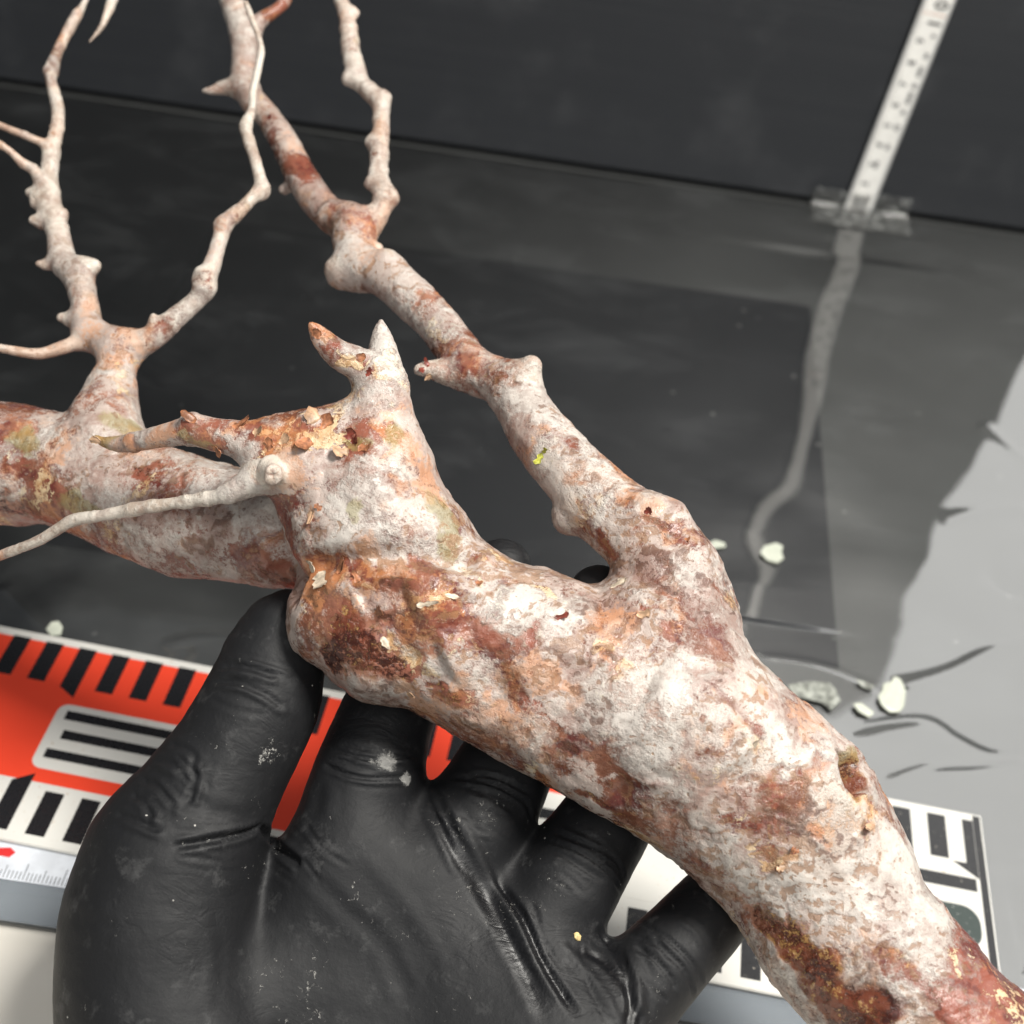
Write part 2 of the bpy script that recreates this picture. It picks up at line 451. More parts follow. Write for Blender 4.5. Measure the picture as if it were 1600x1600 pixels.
# clear vinyl sheet, wavy
def build_vinyl():
    xs = np.concatenate([np.arange(-330, 100, 2.0), np.arange(100, 200, 0.7), np.arange(200, 331, 2.0)]); ys = np.concatenate([np.arange(152, 330, 0.7), np.arange(330, 556.1, 2.0)])
    X, Y = np.meshgrid(xs, ys, indexing='xy'); P = np.stack([X.ravel(), Y.ravel(), np.zeros(X.size)], -1)
    x, y = P[:, 0], P[:, 1]
    z = 0.22 * fbm(P, 1 / 70, 3, 5) + 0.10 * vnoise(P * np.array([1, 0.5, 1]), 1 / 30, 9)
    # slope that bends the mirror image of the measuring tape, as the sheet does in the picture
    ky = np.array([(400, -12), (470, -1), (560, 0), (640, -22), (690, -38), (720, -36), (760, -17), (790, 17), (810, 29), (835, 27), (870, -5), (905, -50), (960, -40)], float)
    yy = []; sl = []; cx = []
    for v, sh in ky:
        px = 1342 - 0.29 * (v - 330) + sh
        w = on_plane(px, v, 1.3); d1 = np.linalg.norm(w - CO); L = (WALL_Y - w[1]) / ray(px, v)[1]
        yy.append(w[1]); cx.append(w[0]); sl.append(-(sh / (F_PX / (d1 * 0.97))) * (d1 + L) / d1 / (2 * L * abs(ray(px, v)[2]) ** 1.0 + 1e-6))
    o = np.argsort(yy); yy = np.array(yy)[o]; sl = np.array(sl)[o]; cx = np.array(cx)[o]
    S = np.interp(y, yy, sl, left=0, right=0); C = np.interp(y, yy, cx)
    S = np.where((y < yy[0]), 0, S)
    dx = x - C
    z = z * (1 - 0.85 * np.exp(-(dx / 28) ** 2) * (y > 280)) + S * dx * np.exp(-(dx / 26) ** 2)
    # looser, rumpled corner at the right front
    wgt = 1 / (1 + np.exp(-(x - 118) / 9)) * 1 / (1 + np.exp((y - 380) / 22))
    z += wgt * (1.5 * fbm(P * np.array([1, 1.2, 1]), 1 / 65, 1, 36) + 0.30 * vnoise(P, 1 / 24, 38))
    for pts, wd, hh in (([(1532, 661), (1570, 690), (1610, 725)], 2.2, 0.5), ([(1470, 815), (1530, 800), (1610, 792)], 2.0, 0.4), ([(1610, 850), (1565, 868), (1548, 895), (1570, 918), (1610, 925)], 3.0, -0.6), 
                        ([(1400, 1075), (1480, 1052), (1545, 1022), (1620, 1000)], 2.4, 0.6), ([(1320, 1142), (1390, 1128), (1450, 1127), (1498, 1157), (1550, 1180), (1610, 1178)], 2.0, -0.45), 
                        ([(1380, 1225), (1450, 1200), (1520, 1195), (1560, 1193), (1610, 1190)], 1.6, 0.35), ([(1560, 1420), (1580, 1470), (1610, 1520)], 2.6, 0.5), ([(1180, 1025), (1250, 1032), (1320, 1052), (1400, 1090)], 1.6, 0.12), ([(250, 1010), (310, 995), (360, 998), (420, 1020)], 1.5, 0.3), ([(0, 910), (40, 960), (70, 1000)], 3.0, 0.5)):
        wd *= 1.0; hh *= 0.8
        W_ = np.array([on_plane(a, c_, 1.3) for a, c_ in spline2(pts, 6)]); W_[:, 2] = 0
        id_, dd_, t_ = poly_dist(P, W_, wd * 3)
        z[id_] += hh * np.exp(-(dd_ / wd) ** 2) * np.clip(np.minimum(t_, 1 - t_) * 10 + 0.05, 0, 1)
    # flat under the scale plate
    flat = 1 / (1 + np.exp((y - 236 + 0.055 * (x + 137)) / 4)) * (x < 150)
    z = 1.35 + z * (1 - 0.9 * flat) * 0.9
    z = np.maximum(z, 0.75)
    nx = len(xs); Q = []
    for j in range(len(ys) - 1):
        r = j * nx
        Q += [(r + i, r + i + 1, r + nx + i + 1, r + nx + i) for i in range(nx - 1)]
    P[:, 2] = z
    me = mesh_np('vinyl', P, Q)
    o = link('clear_vinyl_sheet', me, mat_clear('clear_vinyl', haze=0.016, ior=2.4, rough=0.045, smear=True, hazecol=(0.74, 0.77, 0.79)))
    return tag(o, 'rumpled clear glossy vinyl sheet spread over the dark board', 'vinyl sheet')
build_vinyl()

# ------------------------------------------------------------------ scale plate
PSI = -0.0556
PF = (np.array([-137.1, 230.3, 0.0]), np.array([math.cos(PSI), math.sin(PSI), 0]), np.array([math.sin(PSI), -math.cos(PSI), 0]))
plate = empty('scale_plate', PF[0] + PF[1] * 130 + PF[2] * 32 + np.array([0, 0, 2.4]))
tag(plate, 'red and white scale plate with black bar marks lying under the gloved hand', 'scale plate')
def mat_print(name, col, rough=0.3, wear=0.0, wearcol=(0.6, 0.6, 0.58), only_right=False):
    t = NT(name); n = t.noise(0.9, 6, 0.7); c = col
    c = t.mix(t.mul(t.step(t.noise(0.05, 5), 0.45, 0.7), 0.25), c, tuple(x * 0.85 for x in col))
    if wear:
        fac = t.step(n, 0.66 - wear * 0.1, 0.70 - wear * 0.1)
        c = t.mix(fac, c, wearcol)
    t.set('Base Color', c); t.set('Roughness', t.math('MULTIPLY_ADD', n, 0.2, rough - 0.1)); return t.mat
m_white = mat_print('plate_white', (0.66, 0.65, 0.61), 0.35, 0.3, (0.45, 0.33, 0.2))
m_red = mat_print('plate_red', (0.80, 0.062, 0.026), 0.32)
m_blk = mat_print('plate_black', (0.012, 0.012, 0.014), 0.28)
m_blkw = mat_print('plate_black_worn', (0.012, 0.012, 0.014), 0.3, 0.15, (0.5, 0.45, 0.38))
m_dkgreen = mat_print('plate_dark_green', (0.03, 0.045, 0.04), 0.3, 0.2)
Z0, Z1 = 2.4, 3.7
link('plate_body', slab(rect(-30, 283.2, -1.8, 64.6), Z0, Z1, PF, bevel=0.25), m_white, plate)
z = Z1 + 0.02
link('red_field', slab(rect(-29.5, 172, 1.0, 46.5), Z1 - 0.1, z, PF), m_red, plate)
za = z + 0.03
top_bar = None
def shared(name, me, mat, parent, label=None):
    o = link(name, me, mat, parent)
    if label: o['label'] = label
    return o
for k in range(-2, 29):
    u = k * 10.0 + (2.6 if k in (12, 13, 14) else 0)
    worn = u > 175
    if k in (2, 28):
        poly = [(u - 2.6, 0.6), (u + 2.6, 0.6), (u + 2.6, 18.2 if k == 2 else 20.5), (u - 2.6, 15.2)] if k == 2 else [(u - 2.6, 0.6), (u + 0.5, 0.6), (u + 0.5, 19.5), (u - 6.5, 15.0), (u - 2.6, 15.0)]
    else:
        poly = rect(u - 2.6, u + 2.6, 0.6, 14.6)
    shared('bar_mark', slab(poly, Z1 - 0.1, za, PF), m_blkw if worn else m_blk, plate)
for k in range(-2, 28):
    u = k * 10.0 + 0.4 - (2.6 if k > 17 else 0)
    if k == 2: poly = [(u - 2.6, 47.2), (u + 2.6, 44.0), (u + 2.6, 61.8), (u - 2.6, 61.8)]
    else: poly = rect(u - 2.6, u + 2.6, 48.6, 61.8)
    shared('bar_mark', slab(poly, Z1 - 0.1, za, PF), m_blkw if u > 175 else m_blk, plate)
link('white_panel', slab(rrect(20.2, 62, 20.6, 42.2, 3.0), Z1 - 0.1, za, PF), m_white, plate)
for v, u0 in ((24.2, 23.0), (30.6, 24.6), (37.2, 22.6)):
    link('stripe_mark', slab(rect(u0, 59, v - 1.5, v + 1.5), Z1 - 0.1, za + 0.03, PF), m_blk, plate)
link('white_panel', slab(rrect(146, 200, 18.4, 46, 3.0), Z1 - 0.1, za, PF), m_white, plate)
for v in (25.6, 38.0):
    link('stripe_mark', slab(rect(150, 168, v - 1.7, v + 1.7), Z1 - 0.1, za + 0.03, PF), m_blk, plate)
link('stripe_mark', slab(rect(254, 279.6, 19.6, 23.6), Z1 - 0.1, za, PF), m_blkw, plate)
link('edge_stripe', slab(rect(280.6, 282.7, -1.2, 64), Z1 - 0.1, za, PF), m_blkw, plate)
link('numeral_mark', slab(rrect(258, 279.4, 28.5, 41, 5), Z1 - 0.1, za, PF), m_dkgreen, plate)

# ------------------------------------------------------------------ long clear ruler along the front edge
ruler = empty('clear_ruler', (20, 152, 1.5))
tag(ruler, 'long clear plastic ruler with millimetre ticks under the near edge of the scale plate', 'ruler')
link('ruler_blade', box_mesh(-170, 190, 144.0, 166.0, 1.62, 2.15, 'blade', 0.1), mat_clear('ruler_plastic', haze=0.30, ior=1.5, rough=0.08, hazecol=(0.42, 0.47, 0.52)), ruler)
link('scale_band', box_mesh(-170, 190, 154.6, 165.6, 2.18, 2.24, 'band'), plain('ruler_white_band', (0.62, 0.65, 0.70), 0.35, var=0.08), ruler)
bm = bmesh.new()
for i in range(0, 358):
    x = -169 + i
    L = 4.6 if i % 10 == 0 else (3.4 if i % 5 == 0 else 2.2)
    vs = [bm.verts.new((a * MM, b * MM, 2.27 * MM)) for a, b in ((x - 0.11, 155), (x + 0.11, 155), (x + 0.11, 155 + L), (x - 0.11, 155 + L))]
    bm.faces.new(vs)
me = bpy.data.meshes.new('ticks'); bm.to_mesh(me); bm.free()
tag(link('tick_marks', me, plain('ruler_ink', (0.03, 0.035, 0.05), 0.5), ruler), kind='stuff')
link('red_mark', slab([(-128, 161.2), (-114.5, 160.6), (-113.4, 162.2), (-115.2, 163.4), (-119, 162.6), (-128, 163.2)], 2.25, 2.29, name='redmark'), plain('ruler_red', (0.6, 0.03, 0.03), 0.4), ruler)

# ------------------------------------------------------------------ measuring tape on the wall, with its clear adhesive strip
tape = empty('measuring_tape', (142.3, WALL_Y - 1, 0))
tag(tape, 'white metal measuring tape strip standing upright against the black wall panel', 'measuring tape')
LEAN = 0.0473
te = np.array([math.cos(LEAN), 0, -math.sin(LEAN)]); tu = np.array([math.sin(LEAN), 0, math.cos(LEAN)]); tn = np.array([0, -1.0, 0])
TO = np.array([142.4, WALL_Y - 1.6, 0.6])
def tpt(a, s, n=0.0):      # across, along, out of the wall; the blade is slightly dished
    return TO + te * a + tu * s + tn * (n + 0.9 - 0.9 * (1 - (a / 6.5) ** 2))
def tape_mesh(a0, a1, s0, s1, n0, n1, na=6, ns=2):
    V = []; Q = []
    for n in (n0, n1):
        for j in range(ns + 1):
            for i in range(na + 1):
                V.append(tpt(a0 + (a1 - a0) * i / na, s0 + (s1 - s0) * j / ns, n))
    st = (na + 1) * (ns + 1)
    for j in range(ns):
        for i in range(na):
            b = j * (na + 1) + i
            Q.append((b, b + na + 1, b + na + 2, b + 1)); Q.append((st + b, st + b + 1, st + b + na + 2, st + b + na + 1))
    rim = [i for i in range(na + 1)] + [j * (na + 1) + na for j in range(1, ns + 1)] + [ns * (na + 1) + i for i in range(na - 1, -1, -1)] + [j * (na + 1) for j in range(ns - 1, 0, -1)]
    for a, b in zip(rim, rim[1:] + rim[:1]): Q.append((a, b, st + b, st + a))
    return mesh_np('tape', V, Q, smooth=False)
m_tape = plain('tape_white_enamel', (0.92, 0.91, 0.87), 0.35, var=0.04)
link('blade', tape_mesh(-6.5, 6.5, 0, 330, 0, 0.15, 8, 12), m_tape, tape)
m_tapeedge = plain('tape_edge_grey', (0.42, 0.43, 0.43), 0.4)
for s in (-1, 1):
    link('edge_line', tape_mesh(5.7 * s, 6.45 * s, 0, 330, 0.12, 0.19, 1, 12) if s > 0 else tape_mesh(-6.45, -5.7, 0, 330, 0.12, 0.19, 1, 12), m_tapeedge, tape)
m_ink = plain('tape_ink', (0.03, 0.03, 0.035), 0.5)
m_inkg = plain('tape_ink_grey', (0.22, 0.22, 0.22), 0.5)
m_inkr = plain('tape_ink_red', (0.65, 0.30, 0.18), 0.5)
TZ = -2.2
V = []; Q = []
for i in range(3, 330):
    L = 3.0 if i % 10 == 0 else (2.2 if i % 5 == 0 else 1.4)
    b = len(V)
    V += [tpt(-5.5, i + TZ - 0.1, 0.2), tpt(-5.5 + L, i + TZ - 0.1, 0.2), tpt(-5.5 + L, i + TZ + 0.1, 0.2), tpt(-5.5, i + TZ + 0.1, 0.2)]
    Q.append((b, b + 1, b + 2, b + 3))
tag(link('tick_marks', mesh_np('tape_ticks', V, Q, False), m_inkg, tape), kind='stuff')
def text_mesh(s, size, bold=0.0):
    cu = bpy.data.curves.new('digits', 'FONT'); cu.body = s; cu.size = size; cu.align_x = 'CENTER'; cu.align_y = 'CENTER'; cu.offset = bold; cu.resolution_u = 3
    to = bpy.data.objects.new('tmp', cu); COL.objects.link(to)
    dg = bpy.context.evaluated_depsgraph_get(); me = bpy.data.meshes.new_from_object(to.evaluated_get(dg)); bpy.data.objects.remove(to); return me
def digit(s, size, a, along, bold=0.0):
    me = text_mesh(s, size, bold)
    for v in me.vertices:           # rotated to read along the blade, tops of the figures to the left
        x, y = v.co.x, v.co.y
        v.co = Vector(tpt(a - y, along + x, 0.24) * MM)
    me.update(); link('numeral', me, m_ink, tape)
for n in range(1, 10): digit(str(n), 4.6, -1.1, n * 10 + TZ - 2.2, 0.12)
digit('1', 8.2, 2.0, 96.2 + TZ, 0.15); digit('0', 8.2, 2.0, 104.2 + TZ, 0.15)
link('red_line', tape_mesh(-5.5, 5.5, 100 + TZ - 0.15, 100 + TZ + 0.15, 0.17, 0.23, 6, 1), m_inkr, tape)
for s0, s1, a in ((44, 47, 3.2), (52, 54.2, 3.3), (57, 63, 3.5), (64.6, 67, 3.6), (70, 75, 3.6), (78.5, 81, 3.7), (34, 37, 2.6), (88, 89.5, 3.4), (24, 28, 0.5)):
    link('printed_mark', tape_mesh(a - 0.9, a + 0.9, s0, s1, 0.17, 0.24, 2, 1), m_inkg, tape)

def build_adhesive():
    V = []; Q = []; n = 10; rows = [('w', 9.5), ('w', 5.5), ('w', 2.2), ('w', 0.9), ('f', 2.0), ('f', 6.0), ('f', 11.5), ('f', 17.5)]
    for t_, s in rows:
        for i in range(n + 1):
            a = -22 + 46 * i / n + (random.uniform(-0.6, 0.6) if i in (0, n) else 0)
            over = max(0, 1 - abs(a / 7.4) ** 6)
            bulge = 1.15 * over
            j = random.uniform(-0.12, 0.12)
            if t_ == 'w': V.append((142.4 + a, WALL_Y - 1.1 - bulge - abs(j) - (0.9 if s < 1 else 0), s + 1.8 + 0.03 * a))
            else: V.append((142.4 + a, WALL_Y - s - 0.8, 2.3 + abs(j) * 1.2 + 0.8 * over * max(0, 1 - s / 8)))
    for r in range(len(rows) - 1):
        for i in range(n):
            b = r * (n + 1) + i; Q.append((b, b + n + 1, b + n + 2, b + 1))
    me = mesh_np('adhesive', V, Q)
    o = link('adhesive_tape', me, mat_clear('clear_adhesive', haze=0.05, ior=1.5, rough=0.15, patch=True, extra=0.40))
    tag(o, 'strip of crumpled clear adhesive tape fixing the measuring tape at the wall base', 'adhesive tape')
build_adhesive()
# ------------------------------------------------------------------ bonsai
def mat_bark():
    t = NT('flaking_bark')
    g = {n: t.attr(n) for n in ('under', 'deep', 'skin', 'powder', 'paper', 'orange', 'green', 'ridge', 'dark', 'tone', 'fleck', 'red', 'twig')}
    f1 = t.math('SUBTRACT', t.noise(0.75, 4, 0.68), 0.5); f2 = t.math('SUBTRACT', t.noise(2.1, 3, 0.65, off=(31, 7, 3)), 0.5)
    ff = t.add(t.mul(f1, 1.5), t.mul(f2, 0.9))
    J = lambda n, k=1.0: t.add(g[n], t.mul(ff, k))
    under = t.mix(t.step(J('under', 0.5), -0.28, 0.30), (0.165, 0.058, 0.032), (0.33, 0.155, 0.10))
    under = t.mix(t.step(J('deep', 0.6), 0.06, 0.34), under, (0.125, 0.034, 0.028))
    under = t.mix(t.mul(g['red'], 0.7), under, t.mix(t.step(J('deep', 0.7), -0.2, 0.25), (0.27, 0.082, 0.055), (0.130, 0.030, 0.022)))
    skin = t.mix(t.step(J('tone', 0.6), -0.3, 0.3), (0.33, 0.225, 0.19), (0.50, 0.42, 0.375))
    skm = t.step(J('skin', 0.65), -0.16, 0.24)
    col = t.mix(t.mul(skm, 0.92), under, skin)
    peach = t.mix(t.step(J('tone', 0.8), -0.25, 0.3), (0.48, 0.28, 0.13), (0.72, 0.55, 0.34))
    pm = t.step(J('paper', 0.45), 0.0, 0.06)
    col = t.mix(t.mul(pm, 0.85), col, peach)
    col = t.mix(t.mul(t.step(J('orange', 0.6), 0.10, 0.36), 0.55), col, (0.56, 0.24, 0.095))
    powder = t.mix(t.step(J('tone', 0.9), -0.4, 0.3), (0.41, 0.365, 0.33), (0.575, 0.535, 0.49))
    wm = t.math('MAXIMUM', t.mul(t.step(J('powder', 0.4), -0.24, 0.40), 0.80), t.mul(t.step(J('powder', 1.0), 0.04, 0.36), 0.95))
    col = t.mix(t.mul(wm, 0.9), col, powder)
    col = t.mix(t.mul(t.step(J('green', 0.7), 0.25, 0.75), 0.55), col, (0.27, 0.235, 0.085))
    flm = t.step(J('fleck', 0.8), 0.17, 0.42)
    col = t.mix(t.mul(flm, 0.72), col, t.mix(t.step(g['tone'], -0.3, 0.3), (0.10, 0.040, 0.024), (0.29, 0.15, 0.075)))
    dv = t.voro(0.55); dm = t.step(t.add(dv, t.mul(t.math('ABSOLUTE', g['tone']), 0.35)), 0.115, 0.05)
    col = t.mix(t.mul(dm, 0.7), col, (0.07, 0.05, 0.045))
    dkm = t.mul(t.step(J('dark', 1.5), 0.36, 0.95), 0.92)
    dcol = t.mix(t.step(J('deep', 1.2), -0.22, 0.16), (0.150, 0.040, 0.020), (0.040, 0.009, 0.006))
    dcol = t.mix(t.step(J('tone', 1.4), 0.34, 0.66), dcol, (0.36, 0.20, 0.07))
    col = t.mix(dkm, col, dcol)
    cream = t.mix(t.step(J('tone', 1.0), -0.35, 0.35), (0.45, 0.37, 0.30), (0.64, 0.585, 0.51))
    col = t.mix(t.mul(g['twig'], t.step(J('under', 0.8), -0.55, 0.0)), col, cream)
    col = t.mix(t.mul(g['ridge'], 0.85), col, (0.14, 0.036, 0.022))
    t.set('Base Color', col)
    r = t.mixf(wm, t.mixf(skm, 0.22, 0.29), 0.37); r = t.mixf(dkm, r, 0.2)
    t.set('Roughness', r); t.set('Specular IOR Level', 0.5)
    h = t.add(t.mul(skm, 0.30), t.mul(wm, 0.32), t.mul(pm, 0.25), t.mul(ff, 0.26), t.mul(flm, -0.3), t.mul(dkm, -0.2))
    t.set('Normal', t.bump(h, 0.8, 0.5))
    return t.mat

T0 = 262.0
trunk_chains = []
def C(part, pts, k=3.0): trunk_chains.append(Chain(pts, part, k))
# trunk and its left limb
C('trunk', [(1720, 1900, 150, 236), (1560, 1720, 145, 244), (1398, 1545, 141, 252), (1318, 1444, 139, 256), (1258, 1328, 151, 260), (1150, 1215, 160, 262), (1000, 1125, 160, 263),
            (860, 1055, 152, 264), (730, 995, 140, 264), (640, 925, 138, 264), (585, 845, 132, 264), (570, 775, 118, 265), (575, 715, 90, 266)], 4)
C('trunk', [(600, 860, 120, 268), (500, 835, 92, 276), (400, 826, 88, 284), (290, 806, 94, 291), (190, 768, 93, 297), (90, 735, 86, 302), (-20, 722, 97, 306), (-120, 715, 95, 308)], 5)
C('trunk', [(545, 960, 95, 262), (600, 985, 112, 262)], 4)                       # swelling above the thumb
C('trunk', [(520, 925, 60, 262), (505, 975, 45, 263)], 4)
C('trunk', [(500, 735, 85, 264), (450, 722, 62, 262)], 5)                         # shoulder under the side branches
C('trunk', [(1100, 1130, 120, 258), (1050, 1010, 110, 264)], 6)
# the big right branch
C('branch_r', [(1035, 990, 118, 264), (1038, 930, 90, 266), (1030, 875, 72, 268), (992, 830, 63, 271), (935, 782, 58, 275), (862, 703, 51, 281), (818, 640, 42, 287), (785, 598, 38, 291), (742, 580, 35, 295),
               (715, 548, 35, 299), (680, 502, 34, 304), (632, 455, 34, 310), (598, 428, 34, 314), (560, 415, 33, 318), (552, 385, 31, 322), (552, 352, 33, 326), (512, 333, 26, 331), (474, 281, 26, 338),
               (446, 226, 22, 345), (420, 184, 20, 350), (396, 158, 21, 353), (382, 128, 20, 356), (383, 84, 21, 360), (376, 40, 20, 364), (362, 0, 18, 367), (345, -50, 17, 371)], 4)
C('branch_r', [(1075, 885, 42, 264), (1098, 910, 30, 266), (1112, 950, 28, 268)], 6)
C('branch_r', [(1040, 815, 34, 266), (1015, 800, 26, 266)], 4)
C('branch_r', [(812, 600, 33, 288), (830, 572, 18, 286), (833, 566, 8, 286)], 4)
C('branch_r', [(735, 580, 33, 295), (700, 582, 22, 294), (672, 577, 14, 293), (655, 578, 9, 292)], 3)
C('branch_r', [(560, 420, 32, 318), (535, 425, 26, 318), (520, 418, 13, 317)], 3)
C('branch_r', [(606, 425, 25, 313), (606, 407, 14, 312)], 3)
C('branch_r', [(386, 138, 18, 356), (352, 137, 12, 355), (332, 141, 7, 354), (317, 142, 3, 354)], 2.5)
C('branch_r', [(884, 812, 22, 276), (900, 800, 30, 276)], 4)
C('branch_b', [(388, 60, 18, 363), (405, 34, 12, 363), (432, 15, 10, 364), (447, -2, 9, 366), (456, -30, 9, 368)], 3)
C('branch_r', [(447, 300, 5, 341), (443, 296, 8, 340), (452, 292, 9, 341)], 1.5)
# twig on the right
C('branch_c', [(556, 362, 30, 326), (582, 350, 18, 326), (597, 321, 16, 327), (600, 304, 17, 328), (592, 272, 14, 330), (594, 224, 14, 334), (596, 188, 13, 337), (593, 160, 15, 340), (564, 128, 14, 343), (548, 80, 14, 348), (546, 52, 14, 351), (538, 16, 12, 354), (522, -30, 12, 360)], 3)
for q in ((544, 124, 10, 343), (577, 221, 6, 334), (577, 286, 7, 329), (612, 309, 8, 327), (604, 152, 6, 340), (553, 18, 6, 353), (592, 388, 7, 322)): C('branch_c' if q[1] < 320 else 'branch_r', [q, (q[0] + (4 if q[0] < 575 else -2), q[1] + 2, q[2] * 0.8, q[3])], 3)
# forked stub
C('branch_s', [(600, 720, 66, 262), (594, 660, 50, 262), (596, 615, 45, 262), (580, 585, 36, 262), (557, 568, 27, 261), (528, 553, 24, 259), (506, 533, 19, 257), (493, 516, 12, 256), (484, 506, 4, 255)], 5)
C('branch_s', [(604, 600, 30, 263), (602, 572, 25, 264), (598, 545, 22, 265), (596, 525, 15, 266), (595, 510, 8, 266), (595, 502, 4, 266)], 1.5)
# branch running left above the limb, with the pale twig below it
C('branch_u', [(500, 700, 60, 262), (440, 688, 40, 260), (400, 690, 33, 259), (350, 682, 27, 259), (305, 673, 24, 260), (262, 680, 20, 262), (215, 690, 15, 265), (187, 694, 13, 267), (160, 690, 8, 268), (150, 683, 5, 268)], 5)
C('branch_w', [(470, 735, 34, 256), (425, 741, 20, 255), (385, 758, 20, 256), (345, 775, 13.1, 257), (300, 783, 10.7, 259), (250, 789, 9.8, 261), (206, 797, 11.9, 263), (196, 799, 10.2, 264), (150, 807, 9.4, 266), (112, 814, 10.2, 268), (60, 845, 9.0, 271), (0, 868, 8.2, 275), (-50, 884, 7.4, 279)], 4)
C('branch_w', [(424, 738, 17, 252), (428, 740, 15, 250)], 2)
C('branch_w', [(289, 776, 3.5, 258), (287, 774, 3, 257.5)], 1.2)
# left forked branch
C('branch_l', [(168, 690, 62, 298), (168, 650, 50, 301), (172, 620, 41, 304), (182, 572, 30, 308), (178, 545, 29, 310), (138, 512, 25, 314), (132, 472, 22, 317), (124, 438, 23, 320), (98, 405, 21, 323), (92, 368, 18, 326), (82, 332, 16, 329), (78, 296, 14, 332), (78, 256, 13, 335),
               (82, 232, 12, 337), (90, 196, 11, 340), (90, 168, 10, 342), (80, 128, 9, 345), (80, 112, 11, 346), (90, 80, 8, 349), (104, 52, 8, 351), (120, 24, 9, 353), (132, 4, 5, 355), (160, -60, 9, 360), (184, -30, 9, 357), (173, 6, 8, 354), (160, 40, 4.5, 352), (138, 68, 1.6, 351)], 4)
C('branch_m', [(190, 545, 30, 310), (236, 528, 20, 309), (280, 492, 17, 310), (316, 460, 15, 311), (324, 432, 16, 312), (336, 400, 12, 314), (352, 352, 12, 317), (384, 320, 10, 319), (407, 292, 10, 321), (400, 256, 9, 323), (388, 216, 9, 326), (384, 198, 11, 327), (394, 168, 6, 329), (396, 140, 7, 331), (408, 76, 5, 335), (393, 28, 5.5, 338), (384, 4, 4.5, 340)], 3.5)
for q in ((347, 345, 7, 317), (310, 424, 5, 311), (238, 492, 3, 308), (322, 436, 12, 309), (414, 294, 6, 321)): C('branch_m', [q, (q[0] * 0.98 + 5, q[1] + 9, q[2] * 1.5, q[3] + 0.6)], 2.5)
C('branch_t', [(80, 240, 9, 336), (72, 226, 6.5, 335), (40, 212, 6, 334), (0, 196, 6, 333), (-40, 180, 5, 332)], 2.5)
C('branch_v', [(76, 300, 10, 332), (60, 277, 10, 330), (52, 264, 9, 329), (36, 256, 8, 328), (20, 240, 6, 327), (0, 226, 6, 326), (-40, 205, 6, 325)], 2.5)
for q in ((45, 300, 6, 331), (54, 318, 7, 330), (52, 344, 7, 328), (60, 412, 5, 322), (100, 333, 5, 328), (134, 412, 6, 320), (150, 415, 9, 320), (96, 496, 7, 315)): C('branch_l', [q, (q[0] * 0.7 + 0.3 * (90 if q[1] < 420 else 130), q[1] + 3, q[2] * 1.4, q[3] + 0.5)], 3)
C('branch_x', [(136, 522, 20, 313), (122, 534, 12, 311), (104, 541, 11, 310), (60, 553, 9, 308), (0, 544, 7, 306), (-50, 533, 6, 304)], 3)
# buds and warts on the trunk
for x, y, r, d in ((758, 876, 6, 256), (545, 655, 22, 262), (490, 668, 22, 258), (300, 655, 9, 258), (1120, 985, 12, 262), (1000, 1235, 11, 249), (130, 640, 16, 296)):
    C('trunk', [(x, y, r, d), (x + 2, y + 3, r * 1.2, d + 2)], 2.5)

V, Q = surface_nets(trunk_chains, 0.5)
V = smooth_verts(V, Q, 1, 0.4)
Nrm = vert_normals(V, Q)
_, cid = field(V, trunk_chains, want_id=True)
rad = np.array([c.R.max() for c in trunk_chains])
# local thickness so that twigs are displaced less than the trunk
thick = np.zeros(len(V))
arc = np.zeros(len(V))
for ci, c in enumerate(trunk_chains):
    idx = np.nonzero(cid == ci)[0]
    if len(idx) == 0: continue
    sl = np.concatenate([[0], np.cumsum(np.linalg.norm(np.diff(c.P, axis=0), axis=1))]) + ci * 37.0
    tg = np.gradient(c.P, axis=0); tg /= np.linalg.norm(tg, axis=1, keepdims=True) + 1e-9
    for s in range(0, len(idx), 20000):
        j = idx[s:s + 20000]
        d = (V[j] ** 2).sum(1)[:, None] - 2 * V[j] @ c.P.T + (c.P ** 2).sum(1)[None]; k_ = d.argmin(1); thick[j] = c.R[k_]
        arc[j] = sl[k_] + ((V[j] - c.P[k_]) * tg[k_]).sum(1)
amp = np.clip(thick / 15.0, 0.04, 1.0)
def plates(P, sc, seed):            # stepped flaky relief
    n = fbm(P, sc, 5, seed, 0.55); w = 0.07
    return 1 / (1 + np.exp(-(n) / 0.02)) * 0.6 + 1 / (1 + np.exp(-(n - 0.22) / 0.02)) * 0.4
disp = 0.95 * fbm(V, 1 / 17, 3, 1) * amp + 0.40 * fbm(V, 1 / 5.0, 4, 2) * np.sqrt(amp) + 0.42 * (plates(V, 1 / 9, 3) - 0.5) * np.sqrt(amp) + 0.13 * fbm(V, 1 / 1.6, 3, 4) * amp ** 0.3
ringn = vnoise(np.stack([arc * 0.42, cid * 3.7, np.zeros(len(V))], -1), 1.0, 61) + 0.35 * vnoise(V, 1 / 3.0, 62)
ring = np.clip((ringn - 0.42) * 3.0, 0, 1) * np.clip(1.4 - thick / 5.0, 0, 1)          # bud-scale scars round the twigs
disp = disp + 0.32 * ring * np.clip(thick / 2.0, 0.3, 1.0)
V = V + Nrm * disp[:, None]
tree_bvh = bvh_of(V, Q)

